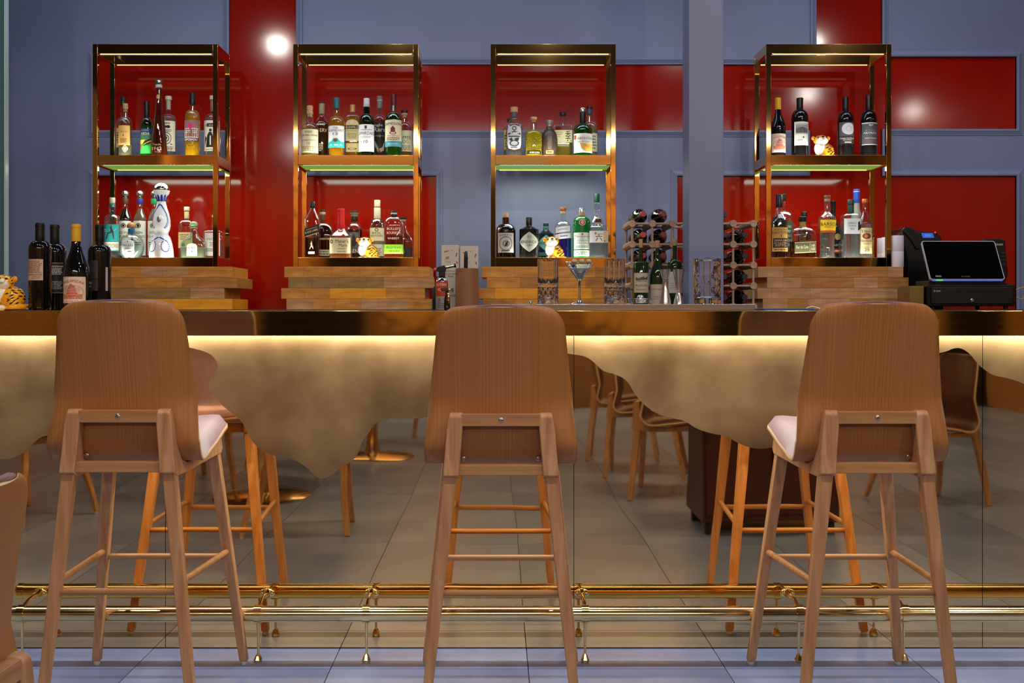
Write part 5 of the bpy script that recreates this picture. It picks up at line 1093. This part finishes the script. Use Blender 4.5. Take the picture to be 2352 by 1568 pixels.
# wine rack
RY = 5.33; rs = F/RY; GXs = [PX(1452.7+46.45*k, RY) for k in range(7)]; GZ = [PZ(704-47.7*k, RY) for k in range(5)]
rk = thing('wine_rack', 'wooden peg wine rack with octagonal nodes behind the column', 'wine rack', (0, RY, ZC))
M_RACK = noisy('rack_wood', '#b08a72', '#c4a088', (20, 20, 20), rough=.5)
om = None
for x in GXs:
    for z in GZ:
        g = G(); p = [(.0175*cos(pi/8+pi/4*i), .0175*sin(pi/8+pi/4*i)) for i in range(8)]
        if om is None: om = g.prism(p, 0, .27, M_RACK).build('node_bar', M_RACK, rk, bevel=.0015); o = om
        else: o = om.copy(); col.objects.link(o); o.parent = rk
        o.location = (x, 0, z-ZC)
g1 = None
for y in (.012, .255):
    for i, x in enumerate(GXs):
        for z0, z1 in list(zip(GZ, GZ[1:]))+[(ZC+.0175, GZ[0])]:
            if z1-z0 < .02: continue
            G().tube([(x, y, z0-ZC+(.016 if z0 in GZ else -.0174)), (x, y, z1-ZC-.016)], .0058, 8).build('dowel', M_RACK, rk, smooth=50)
    for z in GZ:
        for a, b in zip(GXs, GXs[1:]): G().tube([(a+.016, y, z-ZC), (b-.016, y, z-ZC)], .0055, 8).build('dowel', M_RACK, rk, smooth=50)
def lying(label, x, z, foil):
    t = thing('wine_bottle', label, 'bottle', (x, RY-.03, z), 0, 'wine bottles lying in the peg rack')
    G().lathe([(0, 0), (.0128, 0), (.0138, .002), (.0138, .050), (.0132, .055)], 20, axis='y').build('foil', mat(foil, .35), t, smooth=40)
    G().lathe([(.0130, .052), (.0135, .085), (.020, .105), (.031, .125), (.0365, .145), (.037, .16), (.037, .30), (.033, .303), (0, .300)], 30, axis='y').build('body', M_WINE, t, smooth=40)
cellx = [(a+b)/2 for a, b in zip(GXs, GXs[1:])]
rown = ['bottom', 'second lowest', 'middle', 'upper', 'top']
for c, rows, foil, wh in ((0, (4, 3, 2), '#b8342c', 'leftmost column of the rack'), (1, (4, 3, 2), '#8a2e2e', 'second column of the rack'), (4, (4, 3, 2, 1, 0), '#2c2444', 'column right beside the blue column'), (5, (3, 2, 1, 0), '#1c1a28', 'rightmost column of the rack')):
    for r in rows:
        z = GZ[r]+.0155+.037+.004 if False else GZ[r]+.0375+.006
        lying('dark wine bottle lying in the %s, %s level' % (wh, rown[r]), cellx[c], z, foil)

# receipt rolls beside the rightmost unit
rl = thing('paper_roll', 'white paper roll, lower one nearest at the end of the boards', 'paper roll', (2.0235, 5.712, 1.2905), 0, 'white paper rolls beside the rightmost unit')
G().lathe([(.008, 0), (.0305, 0), (.031, .001), (.031, .078), (.0305, .079), (.008, .079), (.006, .077), (.006, .002)], 32).build('roll', mat('#dcd4e4', .6), rl, smooth=40)
for i in range(4):
    for k in range(2):
        if i == 0 and k == 0: continue
        dup(rl, (2.0235, 5.712+.070*i, 1.2905+.0793*k), 'white paper roll, %s, %s from the front' % (['lower', 'upper'][k], ['nearest', 'second', 'third', 'fourth'][i]))
# receipt printer with blue display on a brass box
bx = thing('brass_box', 'dull brass box between the board stack and the cash drawer', 'box', (1.950, 5.25, ZC)); G().box(-.034, .034, 0, .16, 0, .108).build('box', mat((.30, .20, .06), .35, .8, 'dull_brass'), bx, bevel=.002)
pY = 5.74; pp = [(2071, 556), (2069, 536), (2075, 522), (2090, 521), (2102, 526), (2110, 531), (2148, 533), (2160, 541), (2166, 556), (2168, 710.6), (2084, 710.6), (2084, 600), (2078, 572)]
pr_ = thing('ticket_printer', 'black ticket printer with a lit blue display and red lamp', 'printer', (0, pY, 0))
G().prism([(PX(a, pY), PZ(b, pY)) for a, b in pp], 0, .2, M_BLACK).build('housing', M_BLACK, pr_, bevel=.008)
G().prism([(PX(a, pY-.004), PZ(b, pY-.004)) for a, b in ((2069, 530), (2078, 521), (2092, 524), (2104, 545), (2112, 572), (2104, 572), (2092, 552), (2078, 536))], -.010, -.0005, M_BLACK).build('arched_lid', mat('#0a0a08', .2), pr_, bevel=.003)
g = G(); Yq = pY-.002; q = [(PX(a, Yq), 0, PZ(b, Yq)) for a, b in ((2120, 546), (2146, 546), (2142, 535), (2116, 535))]; g.prism([(v[0], v[2]) for v in q], -.003, -.0005, None)
g.build('display', emis('lcd_blue', (.02, .15, .75), .8), pr_)
g = G(); art(g, [('l', .2, .8, .25, .7, 2, '#9ad0f0')], .055, .024, lambda x, z, off: (PX(2131, Yq)+x, -.0032-off, PZ(540.5, Yq)+z)); g.build('display_text', None, pr_)
G().ell((PX(2148, Yq), -.003, PZ(533.5, Yq)), (.004, .003, .004), None, 12, 8).build('red_lamp', emis('red_led', (1, .02, .02), 3), pr_, smooth=180)
# cash drawer, terminal, card reader
cd = thing('cash_drawer', 'black cash drawer with a key lock, under the touch screen', 'cash drawer', (2.1925, 5.22, ZC))
G().box(-.2025, .2025, .004, .38, .016, .1145).build('case', M_BLACK, cd, bevel=.003)
G().box(-.188, .188, -.004, .004, .026, .104).build('drawer_front', mat('#08080a', .35), cd, bevel=.003)
for x in (-.17, .17):
    for y in (.03, .34): G().lathe([(.010, 0), (.010, .016)], 14, c=(x, y, 0)).build('foot', M_DARK, cd)
g = G(); g.lathe([(0, -.010), (.006, -.010), (.0085, -.007), (.010, -.004)], 20, M_CHROME, axis='y', c=(.0, 0, PZ(689.5, 5.22)-ZC)); o = g.build('key_lock', M_CHROME, cd, smooth=40); o.location = (PX(2232, 5.22)-2.1925, 0, 0)
art(G(), [('o', .12, .5, .10, .38, .3, '#c8c8d0'), ('t', 'toast', .62, .5, .62, .62, '#d0d0d8')], .036, .011, lambda x, z, off: (PX(2152, 5.22)-2.1925+x, -.0045-off, PZ(668, 5.22)-ZC+z)).build('logo', None, cd)
pt = thing('touch_screen_terminal', 'tilted black touch screen terminal with a pale rim', 'monitor', (2.186, 5.25, 1.1912))
tilt = math.atan2(.11, .1825)
scr = G(); Hh = sqrt(.11**2+.1825**2)
def rrect(w_, h_, r, n=5):
    P = []
    for cx_, cy_, a0 in ((w_/2-r, h_/2-r, 0), (-w_/2+r, h_/2-r, pi/2), (-w_/2+r, -h_/2+r, pi), (w_/2-r, -h_/2+r, 1.5*pi)):
        for i in range(n+1): a = a0+pi/2*i/n; P.append((cx_+r*cos(a), cy_+r*sin(a)))
    return P
sg = bpy.data.objects.new('screen_unit', None)
ro = Euler((-tilt, 0, 0))
def onscr(g): 
    mtx = Matrix.Translation((0, .055, .117)) @ ro.to_matrix().to_4x4()
    g.v = [tuple(mtx @ Vector(v)) for v in g.v]; return g
onscr(G().prism(rrect(.348, Hh+.004, .012), 0, .012)).build('bezel', mat('#b8b6be', .3, .2), pt, smooth=30)
onscr(G().prism(rrect(.340, Hh-.004, .009), -.0008, .0)).build('screen', mat('#040406', .08), pt)
onscr(art(G(), [('t', 'toast', .5, .07, .09, .035, '#5a5a60'), ('o', .435, .07, .012, .018, .3, '#5a5a60'), ('l', .06, .16, .05, .10, 2, '#a0a0a0')], .34, Hh, lambda x, z, off: (x, -.0009-off, z))).build('logo', None, pt)
onscr(G().box(-.163, .163, .003, .008, -Hh/2-.0052, -Hh/2-.0022, emis('blue_bar', (.1, .2, .9), .7))).build('light_bar', None, pt)
onscr(G().box(-.148, -.115, -.001, .006, -Hh/2-.0055, -Hh/2-.002, emis('green_bar', (.05, .8, .1), .9))).build('status_light', None, pt)
onscr(G().box(-.15, .15, .012, .035, -Hh/2+.015, Hh/2-.02)).build('back_housing', M_BLACK, pt, bevel=.006)
G().box(-.168, .168, .03, .20, 0, .020).build('base', M_BLACK, pt, bevel=.004)
G().prism([(.06, .018), (.075, .09), (.10, .09), (.16, .018)], -.05, .05, plane='yz').build('stand', M_BLACK, pt)
cr = thing('card_reader', 'black card reader with white wordmark behind the touch screen', 'card reader', (0, 5.50, 0))
G().prism([(PX(a, 5.5), PZ(b, 5.5)) for a, b in ((2250, 556), (2262, 549), (2292, 547), (2309, 551), (2313, 600), (2316, 632), (2308, 652), (2250, 652))], 0, .05, M_BLACK).build('housing', M_BLACK, cr, bevel=.005)
art(G(), [('t', 'toast', .5, .5, 1, 1, '#d0d0d8')], .036, .010, lambda x, z, off: (PX(2295, 5.5)+x, -.0005-off, PZ(561, 5.5)+z)).build('logo', None, cr)
g = G()
for i in range(3):
    for j in range(4): g.ell((PX(2300+4*i, 5.5), -.001, PZ(580+9*j, 5.5)), (.003, .002, .003), mat('#2a2a30', .4), 10, 6)
g.build('keypad', None, cr)
G().box(PX(2252, 5.5), PX(2314, 5.5), .0, .05, 1.1912, PZ(650, 5.5)).build('foot', M_BLACK, cr)
cbl = thing('yellow_cable', 'yellow cables running off to the right of the cash drawer', 'cable', (0, 5.45, 0))
for z, k in ((663, 1), (685, -1)):
    G().tube([(PX(2334, 5.45), .0, PZ(z+2*k, 5.45)), (PX(2345, 5.45), 0, PZ(z-2*k, 5.45)), (PX(2365, 5.45), 0, PZ(z-7, 5.45)), (PX(2400, 5.45), 0, PZ(z, 5.45))], .0028, 8).build('wire', mat('#b8a030', .4), cbl, smooth=60)
